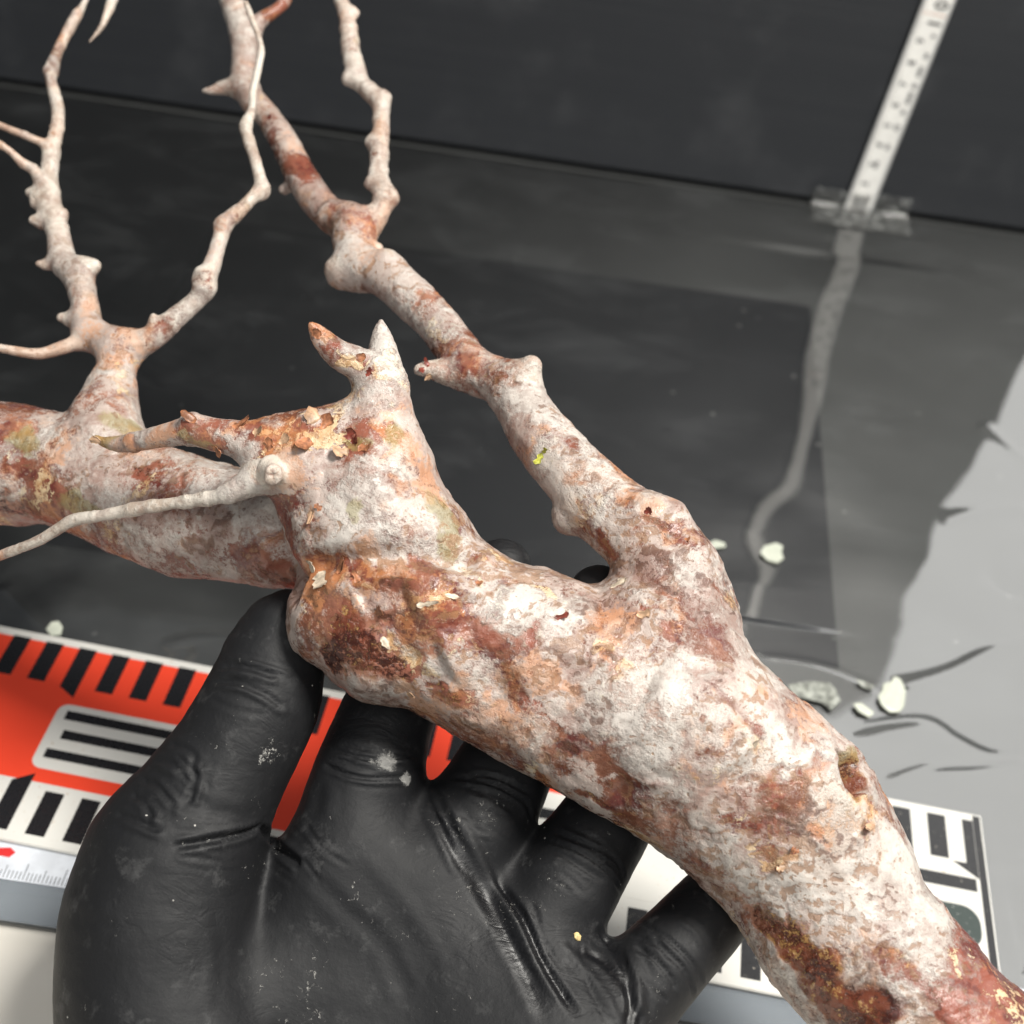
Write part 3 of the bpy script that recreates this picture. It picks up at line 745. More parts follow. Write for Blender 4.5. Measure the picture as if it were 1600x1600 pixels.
A = {k: np.zeros(len(V)) for k in ('dark', 'red', 'tan', 'white', 'green', 'ridge')}
jit = np.stack([fbm(V, 1 / 6.0, 4, 50 + i, 0.6) for i in range(3)], -1) * 4.0
VJ = V + jit
def blob(ch, x, y, rx, ry=None, ang=0, s=1.0, soft=0.5):
    """a patch of its own shape on the bark: ellipse in millimetres round the point seen at (x, y)"""
    ry = ry or rx
    p, n = hit(tree_bvh, x, y)
    if p is None: return
    k = np.linalg.norm(p - CO) / F_PX
    a = math.radians(ang); e1 = CR * math.cos(a) - CU * math.sin(a); e1 = e1 - n * (e1 @ n); e1 /= np.linalg.norm(e1); e2 = np.cross(n, e1)
    R = max(rx, ry) * k * 1.8 + 5
    idx = np.nonzero(((V - p) ** 2).sum(1) < R * R)[0]
    q = VJ[idx] - p
    d = np.sqrt((q @ e1 / (rx * k)) ** 2 + (q @ e2 / (ry * k)) ** 2 + (q @ n / (max(rx, ry) * k * 1.2)) ** 2)
    A[ch][idx] = np.maximum(A[ch][idx], s * np.clip((1 + soft / 2 - d) / soft, 0, 1))
B = blob
# dark, wet scars
B('dark', 555, 1010, 62, 40, 50); B('dark', 600, 1035, 45, 22, 40, 0.8); B('dark', 525, 1030, 30, 22); B('dark', 1265, 1500, 85, 26, 38); B('dark', 1300, 1560, 80, 34, 50); B('dark', 1345, 1600, 50, 60); B('dark', 1200, 1450, 40, 16, 50, 0.8)
B('dark', 1335, 1215, 20, 36, 20, 0.9); B('dark', 1230, 1440, 40, 12, 30, 0.6); B('dark', 700, 1090, 30, 12, 35, 0.7); B('dark', 950, 1260, 60, 10, 28, 0.6); B('dark', 20, 790, 40, 18, 20, 0.65); B('dark', 235, 740, 26, 12, 40, 0.65)
# bare reddish patches
for q in ((470, 775, 62, 26, -20), (445, 810, 16, 60, -20), (585, 665, 50, 20, 10), (235, 755, 55, 30, 20), (70, 760, 30, 26, 0), (560, 890, 34, 16, -10), (620, 900, 50, 14, 10), (690, 960, 50, 40, 20), (640, 1060, 30, 26, 30), (700, 1090, 44, 18, 40), (810, 1090, 44, 18, 40),
          (830, 990, 18, 40, 20), (1130, 1100, 26, 10, 40), (1180, 1140, 36, 10, 50), (1110, 1090, 30, 14, -30), (1050, 1000, 20, 8, 50), (1075, 970, 14, 6, 50), (1240, 1250, 40, 20, -40), (1150, 1290, 50, 16, -10), (1210, 1220, 26, 30, 20), (1570, 1560, 70, 110, 40), (1450, 1560, 70, 22, 30), (1520, 1520, 24, 60, -40),
          (340, 860, 70, 28, 10), (400, 880, 60, 20, 20), (290, 880, 50, 18, 10), (640, 870, 20, 10, 0), (1000, 780, 22, 14, 40), (930, 830, 60, 18, 30), (860, 690, 30, 20, 45), (560, 350, 36, 26, 50), (470, 260, 22, 36, -35), (525, 325, 20, 14, 30), (505, 535, 10, 24, -35), (740, 575, 30, 26, 0), (690, 580, 24, 16, 0), (440, 10, 30, 14, -40),
          (560, 1000, 80, 30, 40), (760, 1000, 40, 20, 60), (720, 780, 20, 60, -20), (690, 730, 16, 50, -20), (1060, 830, 30, 14, 50), (370, 670, 40, 12, 10), (1200, 1330, 30, 10, 0), (30, 700, 26, 40, 0), (420, 200, 20, 30, -30)):
    B('red', *q, 0.9, 1.0)
B('red', 1560, 1570, 90, 140, 40, 1.2, 0.4); B('red', 1600, 1590, 60, 90, 40, 1.2, 0.4)
for q in ((300, 660, 40, 12, 0), (360, 668, 50, 14, 8), (420, 680, 40, 16, 0), (330, 695, 40, 10, 10), (495, 525, 14, 24, -35), (540, 560, 30, 10, 30), (480, 672, 34, 12, 0), (345, 138, 26, 12, 0), (605, 330, 16, 20, 0), (320, 430, 14, 14, 0), (250, 525, 20, 10, -30), (60, 553, 60, 8, 5), (600, 200, 12, 16, 0), (548, 60, 12, 20, 0), (90, 200, 10, 20, 0), (130, 470, 20, 14, 0)):
    B('red', *q, 0.85, 0.9)
# papery peach and orange layer
for q in ((490, 905, 24, 34, 10), (620, 975, 44, 20, -30), (655, 945, 40, 16, -10), (950, 960, 60, 26, 10), (930, 1000, 34, 30, 0), (975, 1050, 28, 16, -30), (1230, 1120, 80, 12, 38), (1310, 1290, 30, 50, 0), (1280, 1260, 20, 34, 10), (1180, 1165, 24, 20, 0), (1250, 1340, 40, 12, -20), (1310, 1340, 20, 50, 40), (490, 690, 30, 24, 0), (545, 695, 26, 20, 30),
          (420, 720, 40, 14, 10), (330, 675, 50, 20, 10), (640, 1010, 26, 40, 0), (560, 1035, 30, 14, 40), (480, 955, 16, 40, -20), (600, 560, 14, 40, 0), (870, 930, 40, 10, 20), (1340, 1280, 14, 40, 20), (485, 800, 12, 18, 0), (470, 300, 20, 22, 0), (540, 560, 20, 10, 30), (495, 520, 10, 16, -30), (1400, 1500, 20, 40, -40)):
    B('tan', *q, 0.85, 0.9)
# powdery white zones
for q in ((580, 620, 60, 40, 0), (600, 770, 90, 50, 20), (560, 840, 90, 24, 10), (700, 870, 70, 20, 20), (850, 1080, 60, 50, 0), (770, 1080, 40, 30, 30), (1090, 1060, 70, 50, 0), (950, 1150, 60, 40, 0), (1200, 1180, 50, 30, 0), (1010, 1200, 80, 24, 30), (1350, 1390, 80, 40, 30), (1380, 1460, 90, 40, 30), (1150, 1340, 90, 30, 40), (180, 760, 60, 40, 0), (140, 700, 50, 30, 0),
          (380, 800, 60, 40, 10), (870, 760, 40, 30, 45), (830, 640, 40, 50, 0), (960, 830, 40, 20, 30), (1080, 890, 24, 40, -30), (680, 500, 40, 40, 0), (1440, 1430, 50, 40, 40), (1290, 1420, 40, 26, 20), (700, 1040, 24, 30, 0), (800, 950, 60, 30, 20), (900, 1200, 60, 16, 28)):
    B('white', *q, 0.8, 1.0)
FLAKES = ((478, 690, 6, 4, 240, 0.9, 0.6, 'orange'), (505, 665, 5, 4, 60, 1.1, 0.6, 'orange'), (490, 655, 5, 5, 120, 1.2, 0.5, 'tan'), (538, 705, 5, 4, 200, 1.0, 0.6, 'tan'), (565, 700, 4.5, 3.4, -20, 0.9, 0.8, 'orange'), (545, 682, 4, 3.5, 70, 1.4, 0.5, 'red'), (552, 690, 3, 3, 10, 1.3, 0.5, 'red'),
          (485, 803, 4, 2.6, -80, 0.6, 0.5, 'tan'), (488, 890, 3.5, 3, 100, 0.8, 0.8, 'pale'), (530, 890, 5, 2.6, 60, 0.7, 0.9, 'orange'), (500, 900, 6.5, 6, -60, 0.5, 0.2, 'pale'), (560, 905, 3.6, 2.6, 120, 1.2, 0.5, 'orange'), (590, 958, 3.4, 3, 30, 0.9, 0.6, 'orange'), (872, 965, 4, 1.8, 10, 0.8, 0.9, 'red'),
          (755, 875, 1.8, 1.6, 80, 0.9, 0.4, 'tan'), (300, 655, 5, 3, 150, 0.8, 0.4, 'orange'), (370, 665, 6, 3, 20, 0.7, 0.3, 'orange'), (335, 700, 4, 2.6, -60, 0.8, 0.5, 'orange'), (400, 675, 4, 3, 10, 0.9, 0.4, 'tan'), (155, 690, 3.5, 2.4, 160, 1.0, 0.6, 'tan'), (420, 700, 4, 2.4, 90, 0.8, 0.5, 'orange'), (440, 690, 3.6, 2.6, 40, 0.9, 0.5, 'tan'),
          (660, 578, 3, 2, 170, 1.4, 0.6, 'red'), (668, 570, 3, 2, 110, 1.2, 0.7, 'red'), (672, 588, 2.6, 2.2, 200, 1.0, 0.5, 'tan'), (1010, 800, 2.6, 2.6, 30, 1.0, 0.3, 'red'), (1072, 842, 2.2, 1.6, -20, 1.2, 0.3, 'orange'), (745, 700 + 210, 2.2, 1.8, -30, 1.0, 0.4, 'orange'), (1360, 1290, 6.5, 2.2, 240, 0.35, 0.3, 'tan'), (925, 905, 4, 2, 20, 0.8, 0.5, 'tan'),
          (1180, 1165, 3, 2.5, 80, 0.7, 0.2, 'pale'), (640, 1085, 3, 2.2, 30, 0.9, 0.3, 'tan'), (497, 525, 3.4, 3, 110, 0.8, 0.2, 'orange'), (575, 585, 3, 2, 60, 0.9, 0.3, 'red'), (560, 560, 3, 2.4, 20, 0.9, 0.3, 'orange'), (500, 795, 2.4, 2, 140, 0.9, 0.4, 'orange'), (960, 915, 5, 4, 40, 0.3, 0.1, 'pale'), (1000, 960, 4, 3, 10, 0.4, 0.1, 'tan'), (660, 945, 6, 1.8, 10, 0.6, 0.3, 'pale'), (700, 930, 4, 1.6, -10, 0.6, 0.3, 'pale'),
          (600, 1000, 4, 2.4, -60, 0.7, 0.4, 'pale'), (445, 330, 2.4, 2, 150, 0.8, 0.3, 'pale'), (420, 185, 2.5, 2, 40, 1, 0.3, 'red'), (1225, 1355, 3, 2, 200, 0.8, 0.3, 'tan'), (1245, 1330, 2.6, 2, 160, 0.8, 0.3, 'orange'))
for q in FLAKES:  # scar patch round each flake; the red also paints in its shadow
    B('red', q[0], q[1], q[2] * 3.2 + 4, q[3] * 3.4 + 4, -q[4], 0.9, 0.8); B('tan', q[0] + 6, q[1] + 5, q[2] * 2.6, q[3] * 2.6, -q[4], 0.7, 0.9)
for q in ((150, 690, 60, 24, 10), (40, 690, 30, 20, 0), (560, 690, 30, 16, 0), (700, 820, 24, 60, -20), (310, 690, 40, 10, 10), (680, 790, 16, 40, -20), (200, 660, 40, 20, 0), (620, 680, 20, 30, 0), (1330, 1190, 20, 20, 0), (130, 790, 60, 16, 10), (560, 790, 14, 14, 0)):
    B('green', *q, 0.7)
FINE = np.clip(1.15 - thick / 8.0, 0, 1)
# natural variation of the bark, as fields over the surface
VW = V + np.stack([fbm(V, 1 / 5.5, 3, 150 + i, 0.6) for i in range(3)], -1) * 5.0
ST = VW * 0.5 + np.array([1.0, 0.7, 0.4])[None] * (arc + 2.0 * fbm(V, 1 / 9, 2, 160))[:, None] * 0.26     # runs round the limb
zone = fbm(VW, 1 / 30, 2, 171)
streak = fbm(ST, 1 / 1.6, 3, 172, 0.6)
tone = fbm(VW, 1 / 10, 4, 173, 0.58)
A['tone'] = tone * 0.8 + streak * 0.35 + 0.06
A['under'] = fbm(VW, 1 / 14, 4, 174, 0.6)
A['deep'] = fbm(VW, 1 / 6, 4, 175, 0.62) + 0.0 - 0.2 * FINE
A['skin'] = fbm(VW, 1 / 13, 5, 176, 0.56) + 0.16 * streak + 0.16 + 0.30 * A['white'] - 0.40 * A['red'] - 0.5 * A['dark'] + 0.34 * FINE
A['powder'] = fbm(VW, 1 / 11, 5, 177, 0.58) + 0.24 * streak - 0.02 + 0.26 * zone + 0.24 * A['white'] - 0.34 * A['red'] - 0.5 * A['dark'] + 0.02 * FINE - 0.12 * A['tan']
A['paper'] = fbm(VW, 1 / 12, 5, 178, 0.6) - 0.36 + 0.42 * A['tan'] - 0.12 * FINE
A['orange'] = fbm(VW, 1 / 11, 4, 179, 0.6) - 0.06 + 0.25 * A['tan'] - 0.1 * A['white'] + 0.1 * FINE
A['green'] = A['green'] + 0.35 * fbm(VW, 1 / 7, 3, 180) + 0.05
A['ridge'] = np.maximum(A['ridge'], 0.30 * np.clip((0.32 - np.abs(ringn - 0.40)) * 6, 0, 1) * np.clip(1.3 - thick / 5.0, 0, 1) * (fbm(V, 1 / 4, 2, 63) > 0.05))
A['fleck'] = fbm(ST, 1 / 1.1, 3, 181, 0.65) * 0.8 + 0.50 * fbm(VW, 1 / 20, 3, 190) + 0.0 + 0.08 * A['red'] - 0.10 * FINE
A['twig'] = np.clip(1.2 - thick / 3.6, 0, 0.48)
for pn_ in ('branch_u', 'branch_s', 'branch_b', 'trunk'):
    mk = np.array([c.part == pn_ for c in trunk_chains])[cid]; A['twig'][mk] = 0; A['skin'][mk & (thick < 9)] -= 0.2; A['powder'][mk & (thick < 9)] -= 0.12; A['orange'][mk & (thick < 9)] += 0.12
for pn_, w_ in (('branch_w', 0.8), ('branch_m', 0.25), ('branch_l', 0.2)):
    mk = np.array([c.part == pn_ for c in trunk_chains])[cid]; A['twig'][mk] = np.clip(A['twig'][mk] + w_ * (thick[mk] < 3.0), 0, 0.85)
A.pop('tan'); A.pop('white')

# grooves, folds and lifted edges cut into the trunk
def groove(pts, width, depth, paint=0.0, ch='ridge'):
    S = spline2(pts, 5); W = []
    for x, y in S:
        p, n = hit(tree_bvh, x, y)
        if p is not None: W.append(p)
    if len(W) < 2: return
    idx, d, t = poly_dist(V, np.array(W), width * 3)
    d = np.abs(d + 0.3 * fbm(V[idx], 1 / 2.0, 2, 77))
    w = np.exp(-(d / width) ** 2) * np.clip(np.minimum(t, 1 - t) * 8 + 0.15, 0, 1)
    V[idx] += Nrm[idx] * (depth * w)[:, None]
    if paint: A[ch][idx] = np.maximum(A[ch][idx], paint * np.clip(np.exp(-(d / (width * 0.55)) ** 2) * 1.3, 0, 1))
groove([(415, 790), (430, 850), (455, 905), (470, 920)], 3.0, -3.6)
groove([(470, 885), (540, 878), (620, 868), (700, 872), (750, 880)], 2.8, -2.8)
groove([(500, 905), (560, 900), (640, 892), (720, 900)], 3.0, 1.2)
groove([(520, 905), (540, 895), (600, 880)], 1.2, -0.7)
groove([(740, 930), (735, 985), (770, 1060), (800, 1120)], 4.5, -2.2)
groove([(640, 950), (690, 935), (730, 965), (725, 1010), (690, 1030)], 5.0, 2.8)
groove([(600, 960), (620, 1000), (650, 1040)], 3.0, -1.4)
groove([(560, 940), (590, 925), (640, 930)], 3.0, -1.2)
groove([(930, 905), (985, 890), (1050, 920), (1130, 985)], 3.0, -1.0, 0.25)
groove([(1312, 1165), (1305, 1200), (1318, 1245), (1345, 1250), (1358, 1215), (1345, 1180), (1312, 1165)], 2.2, 1.0)
groove([(1322, 1176), (1330, 1205), (1340, 1238)], 2.6, -5.0)
groove([(1318, 1185), (1330, 1215), (1338, 1240)], 1.2, -1.6, 0.7)
groove([(1372, 1285), (1350, 1305), (1345, 1340)], 0.6, 0.7, 0.0); groove([(1369, 1290), (1347, 1310), (1342, 1340)], 0.45, -0.6, 0.8)
groove([(1110, 1070), (1150, 1110), (1180, 1145), (1190, 1160)], 0.8, -0.5, 0.6)
groove([(890, 1020), (880, 1110), (930, 1190), (990, 1250)], 6, -1.5); groove([(1010, 1080), (1090, 1130), (1150, 1200)], 9, 1.6); groove([(1165, 1442), (1260, 1430), (1350, 1370), (1420, 1330)], 6, -1.0)
groove([(1200, 1510), (1300, 1500), (1400, 1460), (1480, 1430)], 5, 0.9)
groove([(165, 620), (190, 615), (215, 618)], 0.6, -0.5, 0.5); groove([(640, 500), (655, 470), (662, 455)], 0.4, -0.3, 0.5); groove([(680, 560), (715, 552), (748, 552)], 0.8, -0.5, 0.5)
groove([(1040, 1225), (985, 1225), (985, 1240), (1008, 1246)], 0.7, 0.6, 0.5)
groove([(285, 735), (284, 750), (280, 772)], 0.6, -0.5, 0.6)
for a in range(0, 360, 60):
    pass
groove([(414, 744), (424, 727), (438, 735), (434, 752), (420, 754), (414, 744)], 0.55, 0.5, 0.5)
groove([(418, 742), (434, 742)], 0.35, -0.7, 0.9); groove([(425, 733), (427, 752)], 0.35, -0.7, 0.9)

Nrm = vert_normals(V, Q)
tree = empty('bonsai_tree', unp(1398, 1545, 252))
tag(tree, 'mottled white and red barked bonsai trunk with bare branches held in the gloved hand', 'bonsai tree')
m_bark = mat_bark()
parts = sorted(set(c.part for c in trunk_chains))
vpart = np.array([parts.index(c.part) for c in trunk_chains])[cid]
fpart = vpart[Q[:, 0]]
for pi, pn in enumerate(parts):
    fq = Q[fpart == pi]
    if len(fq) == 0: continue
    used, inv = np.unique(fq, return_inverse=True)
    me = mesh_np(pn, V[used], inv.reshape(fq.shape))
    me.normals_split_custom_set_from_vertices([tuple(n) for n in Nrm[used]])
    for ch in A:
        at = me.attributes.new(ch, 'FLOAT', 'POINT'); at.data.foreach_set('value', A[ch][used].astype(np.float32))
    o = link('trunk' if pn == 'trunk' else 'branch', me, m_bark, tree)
tree_bvh = bvh_of(V, Q)

# curled bark flakes
m_fl = {'orange': plain('flake_orange', (0.36, 0.15, 0.075), 0.4, var=0.5, vscale=0.6, bump=0.2), 'tan': plain('flake_tan', (0.50, 0.32, 0.20), 0.45, var=0.4, vscale=0.5, bump=0.2),
        'red': plain('flake_red', (0.20, 0.045, 0.03), 0.35, var=0.4, vscale=0.8, bump=0.2), 'pale': plain('flake_pale', (0.56, 0.47, 0.36), 0.5, var=0.35, vscale=0.5, bump=0.2), 'leaf': plain('leaf_bud_green', (0.42, 0.42, 0.06), 0.5, var=0.25, vscale=1.0)}
def flake(x, y, L, Wd, ang, curl, lift, mat, name='bark_flake', parent=None):
    L *= 0.72; Wd *= 0.72; lift *= 0.5
    p, n = hit(tree_bvh, x, y)
    if p is None: return
    a = math.radians(ang); e1 = CR * math.cos(a) + CU * math.sin(a); e1 = e1 - n * (e1 @ n); e1 /= np.linalg.norm(e1); e2 = np.cross(n, e1)
    nu, nv = 6, 4; P = []; F = []
    rnd = random.Random(int(x * 7 + y))
    prof = [0.75 + rnd.uniform(-0.35, 0.4) for _ in range(nu + 1)]; prof[-1] *= rnd.uniform(0.15, 0.5); prof[0] *= 0.4
    sk = rnd.uniform(-0.3, 0.3)
    for side in (0, 1):
        for i in range(nu + 1):
            u = i / nu
            for j in range(nv + 1):
                v = (j / nv - 0.5) * prof[i] + sk * u * 0.4
                th = curl * u
                along = L * (math.sin(th) / curl if abs(curl) > 1e-3 else u); up = L * ((1 - math.cos(th)) / curl if abs(curl) > 1e-3 else 0) + lift * u + 0.22 * (1 - (2 * j / nv - 1) ** 2) - 0.12
                P.append(p + e1 * (along - 0.25 * L) + e2 * v * Wd + n * (up - 0.22 * side + rnd.uniform(-0.08, 0.08)))
    st = (nu + 1) * (nv + 1)
    for i in range(nu):
        for j in range(nv):
            b = i * (nv + 1) + j
            F.append((b, b + nv + 1, b + nv + 2, b + 1)); F.append((st + b, st + b + 1, st + b + nv + 2, st + b + nv + 1))
    rim = [j for j in range(nv + 1)] + [i * (nv + 1) + nv for i in range(1, nu + 1)] + [nu * (nv + 1) + j for j in range(nv - 1, -1, -1)] + [i * (nv + 1) for i in range(nu - 1, 0, -1)]
    for a_, b_ in zip(rim, rim[1:] + rim[:1]): F.append((a_, st + a_, st + b_, b_))
    return link(name, mesh_np(name, P, F, True), m_fl[mat], parent or tree)
for q in FLAKES:
    flake(*q)
flake(845, 712, 4.2, 2.2, 250, 0.8, 0.9, 'leaf', 'leaf_bud'); flake(850, 706, 2.4, 1.4, 60, 0.9, 0.9, 'leaf', 'leaf_bud')
# ------------------------------------------------------------------ gloved hand
def mat_glove():
    t = NT('black_nitrile')
    dust, wet = t.attr('dust'), t.attr('wet')
    n = t.noise(0.06, 4, 0.6); f = t.noise(1.2, 5, 0.65)
    c = t.mix(n, (0.006, 0.0063, 0.0075), (0.011, 0.0115, 0.013))
    W = t.vmath('ADD', t.P, t.vmath('SCALE', t.vmath('SUBTRACT', t.noise(0.5, 4, 0.65, col=True), (0.5, 0.5, 0.5)), 3.0))
    sm = t.step(t.noise(0.16, 4, 0.72, vec=W), 0.56, 0.76)
    c = t.mix(t.mul(sm, 0.22), c, (0.15, 0.15, 0.15))
    sp = t.noise(0.9, 5, 0.75, vec=W); spz = t.step(t.noise(0.09, 4, 0.6, off=(9, 3, 4)), 0.44, 0.66)
    spm = t.step(t.add(sp, t.mul(spz, 0.10), t.mul(dust, 0.22)), 0.73, 0.80)
    c = t.mix(t.mul(spm, 0.75), c, (0.42, 0.41, 0.38))
    dm = t.step(t.add(t.mul(dust, 0.75), t.mul(t.noise(0.9, 4, 0.75, vec=W), 1.0)), 0.90, 1.12)
    c = t.mix(t.mul(dm, 0.7), c, (0.33, 0.325, 0.31))
    dt = t.voro(0.23); dcl = t.voro(0.23, out='Color'); sep = t.t.nodes.new('ShaderNodeSeparateColor'); t.t.links.new(dcl, sep.inputs[0])
    dot = t.mul(t.step(t.add(dt, t.mul(f, 0.12)), 0.12, 0.08), t.step(sep.outputs[0], 0.72, 0.75)); c = t.mix(t.mul(dot, 0.8), c, (0.6, 0.58, 0.54))
    c = t.mix(wet, c, (0.004, 0.004, 0.005))
    t.set('Base Color', c)
    r = t.add(0.54, t.mul(n, 0.16), t.mul(t.add(spm, dm), 0.3)); t.set('Roughness', t.mixf(wet, r, 0.18)); t.set('Specular IOR Level', 0.38)
    h = t.add(t.mul(f, 0.35), t.mul(t.noise(0.25, 4, 0.6), 0.9), t.mul(dm, 0.3)); n1 = t.bump(h, 0.35, 0.5)
    rg = t.math('ABSOLUTE', t.math('SUBTRACT', t.noise(1.0, 3, 0.55, dist=0.8, vec=t.mapped((0.10, 0.22, 0.14), (0, 0, 0.7))), 0.5))
    t.set('Normal', t.bump(t.step(rg, 0.0, 0.10), t.mul(t.step(t.noise(0.035, 2), 0.48, 0.66), 0.13), 0.5, n1))
    return t.mat
HC = []
def H(pts, k=5.0): HC.append(Chain(pts, 'hand', k, 3.0))
H([(360, 1560, 130, 264), (470, 1600, 120, 266), (600, 1660, 120, 264), (720, 1720, 115, 258)], 9)      # heel of the palm
H([(340, 1520, 100, 268), (430, 1480, 90, 272), (560, 1460, 92, 273), (700, 1500, 90, 271), (850, 1560, 88, 264)], 10)
H([(560, 1335, 74, 271), (665, 1385, 82, 272), (800, 1470, 82, 269), (930, 1580, 80, 262)], 8)
H([(590, 1340, 74, 271), (630, 1400, 86, 270), (690, 1480, 92, 269), (760, 1620, 100, 262)], 10)
H([(520, 1400, 74, 271), (550, 1470, 90, 270), (580, 1600, 104, 267)], 10)
H([(500, 1390, 84, 271), (640, 1440, 90, 273), (770, 1540, 90, 268), (900, 1650, 90, 258)], 10)
H([(470, 1540, 110, 268), (640, 1560, 105, 270), (760, 1620, 105, 265), (860, 1690, 100, 256)], 10)
H([(430, 1900, 150, 240), (440, 1700, 115, 262), (480, 1500, 92, 270), (530, 1330, 82, 270), (575, 1215, 86, 275), (603, 1125, 76, 280), (640, 1050, 68, 286), (700, 970, 60, 290), (760, 905, 52, 281), (784, 888, 46, 276)], 4.5)
H([(520, 1950, 150, 238), (560, 1750, 118, 258), (610, 1560, 95, 269), (672, 1410, 86, 271), (735, 1292, 86, 275), (780, 1215, 78, 280), (830, 1130, 66, 288), (890, 1030, 58, 290), (925, 960, 52, 282), (936, 930, 47, 277)], 4.5)
H([(600, 1980, 150, 236), (660, 1800, 118, 252), (735, 1640, 98, 264), (812, 1500, 86, 267), (882, 1390, 84, 271), (935, 1305, 74, 276), (990, 1220, 64, 285), (1060, 1130, 56, 288), (1118, 1060, 50, 282), (1134, 1040, 46, 277)], 4.5)
H([(650, 2000, 150, 232), (740, 1850, 125, 246), (840, 1720, 105, 256), (935, 1610, 84, 261), (1020, 1520, 73, 265), (1085, 1452, 68, 269), (1150, 1380, 60, 276), (1220, 1290, 52, 282), (1262, 1240, 44, 279)], 4.5)
H([(300, 2150, 200, 214), (330, 1900, 185, 236), (290, 1700, 165, 252), (255, 1560, 162, 258), (250, 1450, 152, 260), (270, 1350, 140, 262), (315, 1260, 112, 264), (365, 1175, 97, 266), (405, 1100, 92, 268), (425, 1040, 82, 270), (440, 990, 62, 270), (448, 960, 38, 270)], 3)   # thumb and its ball
HV, HQ = surface_nets(HC, 0.65)
HV = smooth_verts(HV, HQ, 3, 0.5)
HN = vert_normals(HV, HQ)
HV = HV + HN * (0.5 * fbm(HV, 1 / 22, 3, 90) + 0.12 * fbm(HV * np.array([1, 1, 1]), 1 / 5, 3, 91))[:, None]
hand_bvh = bvh_of(HV, HQ)
HA = {'dust': np.zeros(len(HV)), 'wet': np.zeros(len(HV))}
def fold(pts, width, depth, dust=0.0, wet=0.0):
    depth *= 0.75 if width < 1.35 else 0.36; width *= 0.72
    S = spline2(pts, 6); W = [p for p, n in (hit(hand_bvh, x, y) for x, y in S) if p is not None]
    if len(W) < 2: return
    idx, d, t = poly_dist(HV, np.array(W), width * 3.2)
    w = np.clip(np.minimum(t, 1 - t) * 7, 0, 1)
    prof = np.exp(-(d / width) ** 2) - 0.45 * np.exp(-((d - 1.7 * width) / (0.8 * width)) ** 2)
    HV[idx] += HN[idx] * (depth * w * prof)[:, None]
    if dust: HA['dust'][idx] = np.maximum(HA['dust'][idx], dust * np.exp(-(d / (width * 1.3)) ** 2) * w)
    if wet: HA['wet'][idx] = np.maximum(HA['wet'][idx], np.clip(wet * np.exp(-(d / (width * 1.5)) ** 2) * w, 0, 1))
# palm creases and glove wrinkles
fold([(408, 1290), (380, 1302), (320, 1315), (270, 1322)], 1.0, -1.6, 0.5)
fold([(408, 1292), (430, 1320), (470, 1352)], 1.2, -1.6, 0.4)
fold([(405, 1288), (330, 1290), (270, 1270)], 2.2, 0.9)
fold([(470, 1355), (540, 1420), (600, 1480), (640, 1570)], 2.2, -0.5, 0.2)
fold([(690, 1240), (735, 1310), (770, 1380), (800, 1430), (830, 1490), (880, 1570)], 1.6, 1.5, 0.35)
fold([(680, 1260), (715, 1330), (755, 1400), (790, 1460), (830, 1540), (855, 1600)], 2.0, -1.1, 0.0, 0.6)
fold([(770, 1370), (820, 1440), (850, 1510), (905, 1590)], 1.2, -1.2, 0, 0.7)
fold([(870, 1470), (910, 1510), (950, 1560), (970, 1610)], 1.5, 1.2)
fold([(900, 1480), (950, 1510), (990, 1570), (1000, 1610)], 1.4, -1.1, 0, 0.6)
fold([(960, 1440), (990, 1490), (1000, 1540), (1000, 1590)], 1.6, 1.1)
fold([(930, 1450), (970, 1500), (985, 1560), (980, 1610)], 1.2, -0.9, 0, 0.5)
# finger joint rings
for pts in ([(700, 1215), (760, 1222), (815, 1250), (832, 1275)], [(725, 1210), (775, 1216), (828, 1242)], [(845, 1312), (900, 1328), (950, 1362), (972, 1395)], [(860, 1300), (915, 1318), (960, 1345), (978, 1372)], [(852, 1306), (908, 1322), (956, 1354), (975, 1384)],
            [(985, 1460), (1030, 1480), (1070, 1520), (1085, 1550)], [(1000, 1440), (1045, 1470), (1085, 1510), (1100, 1535)], [(990, 1480), (1030, 1505), (1060, 1550)], [(515, 1170), (580, 1185), (650, 1180)], [(505, 1195), (560, 1215), (640, 1215)]):
    fold(pts, 0.75, -0.75); fold([(x + 5, y + 7) for x, y in pts], 0.7, 0.45)
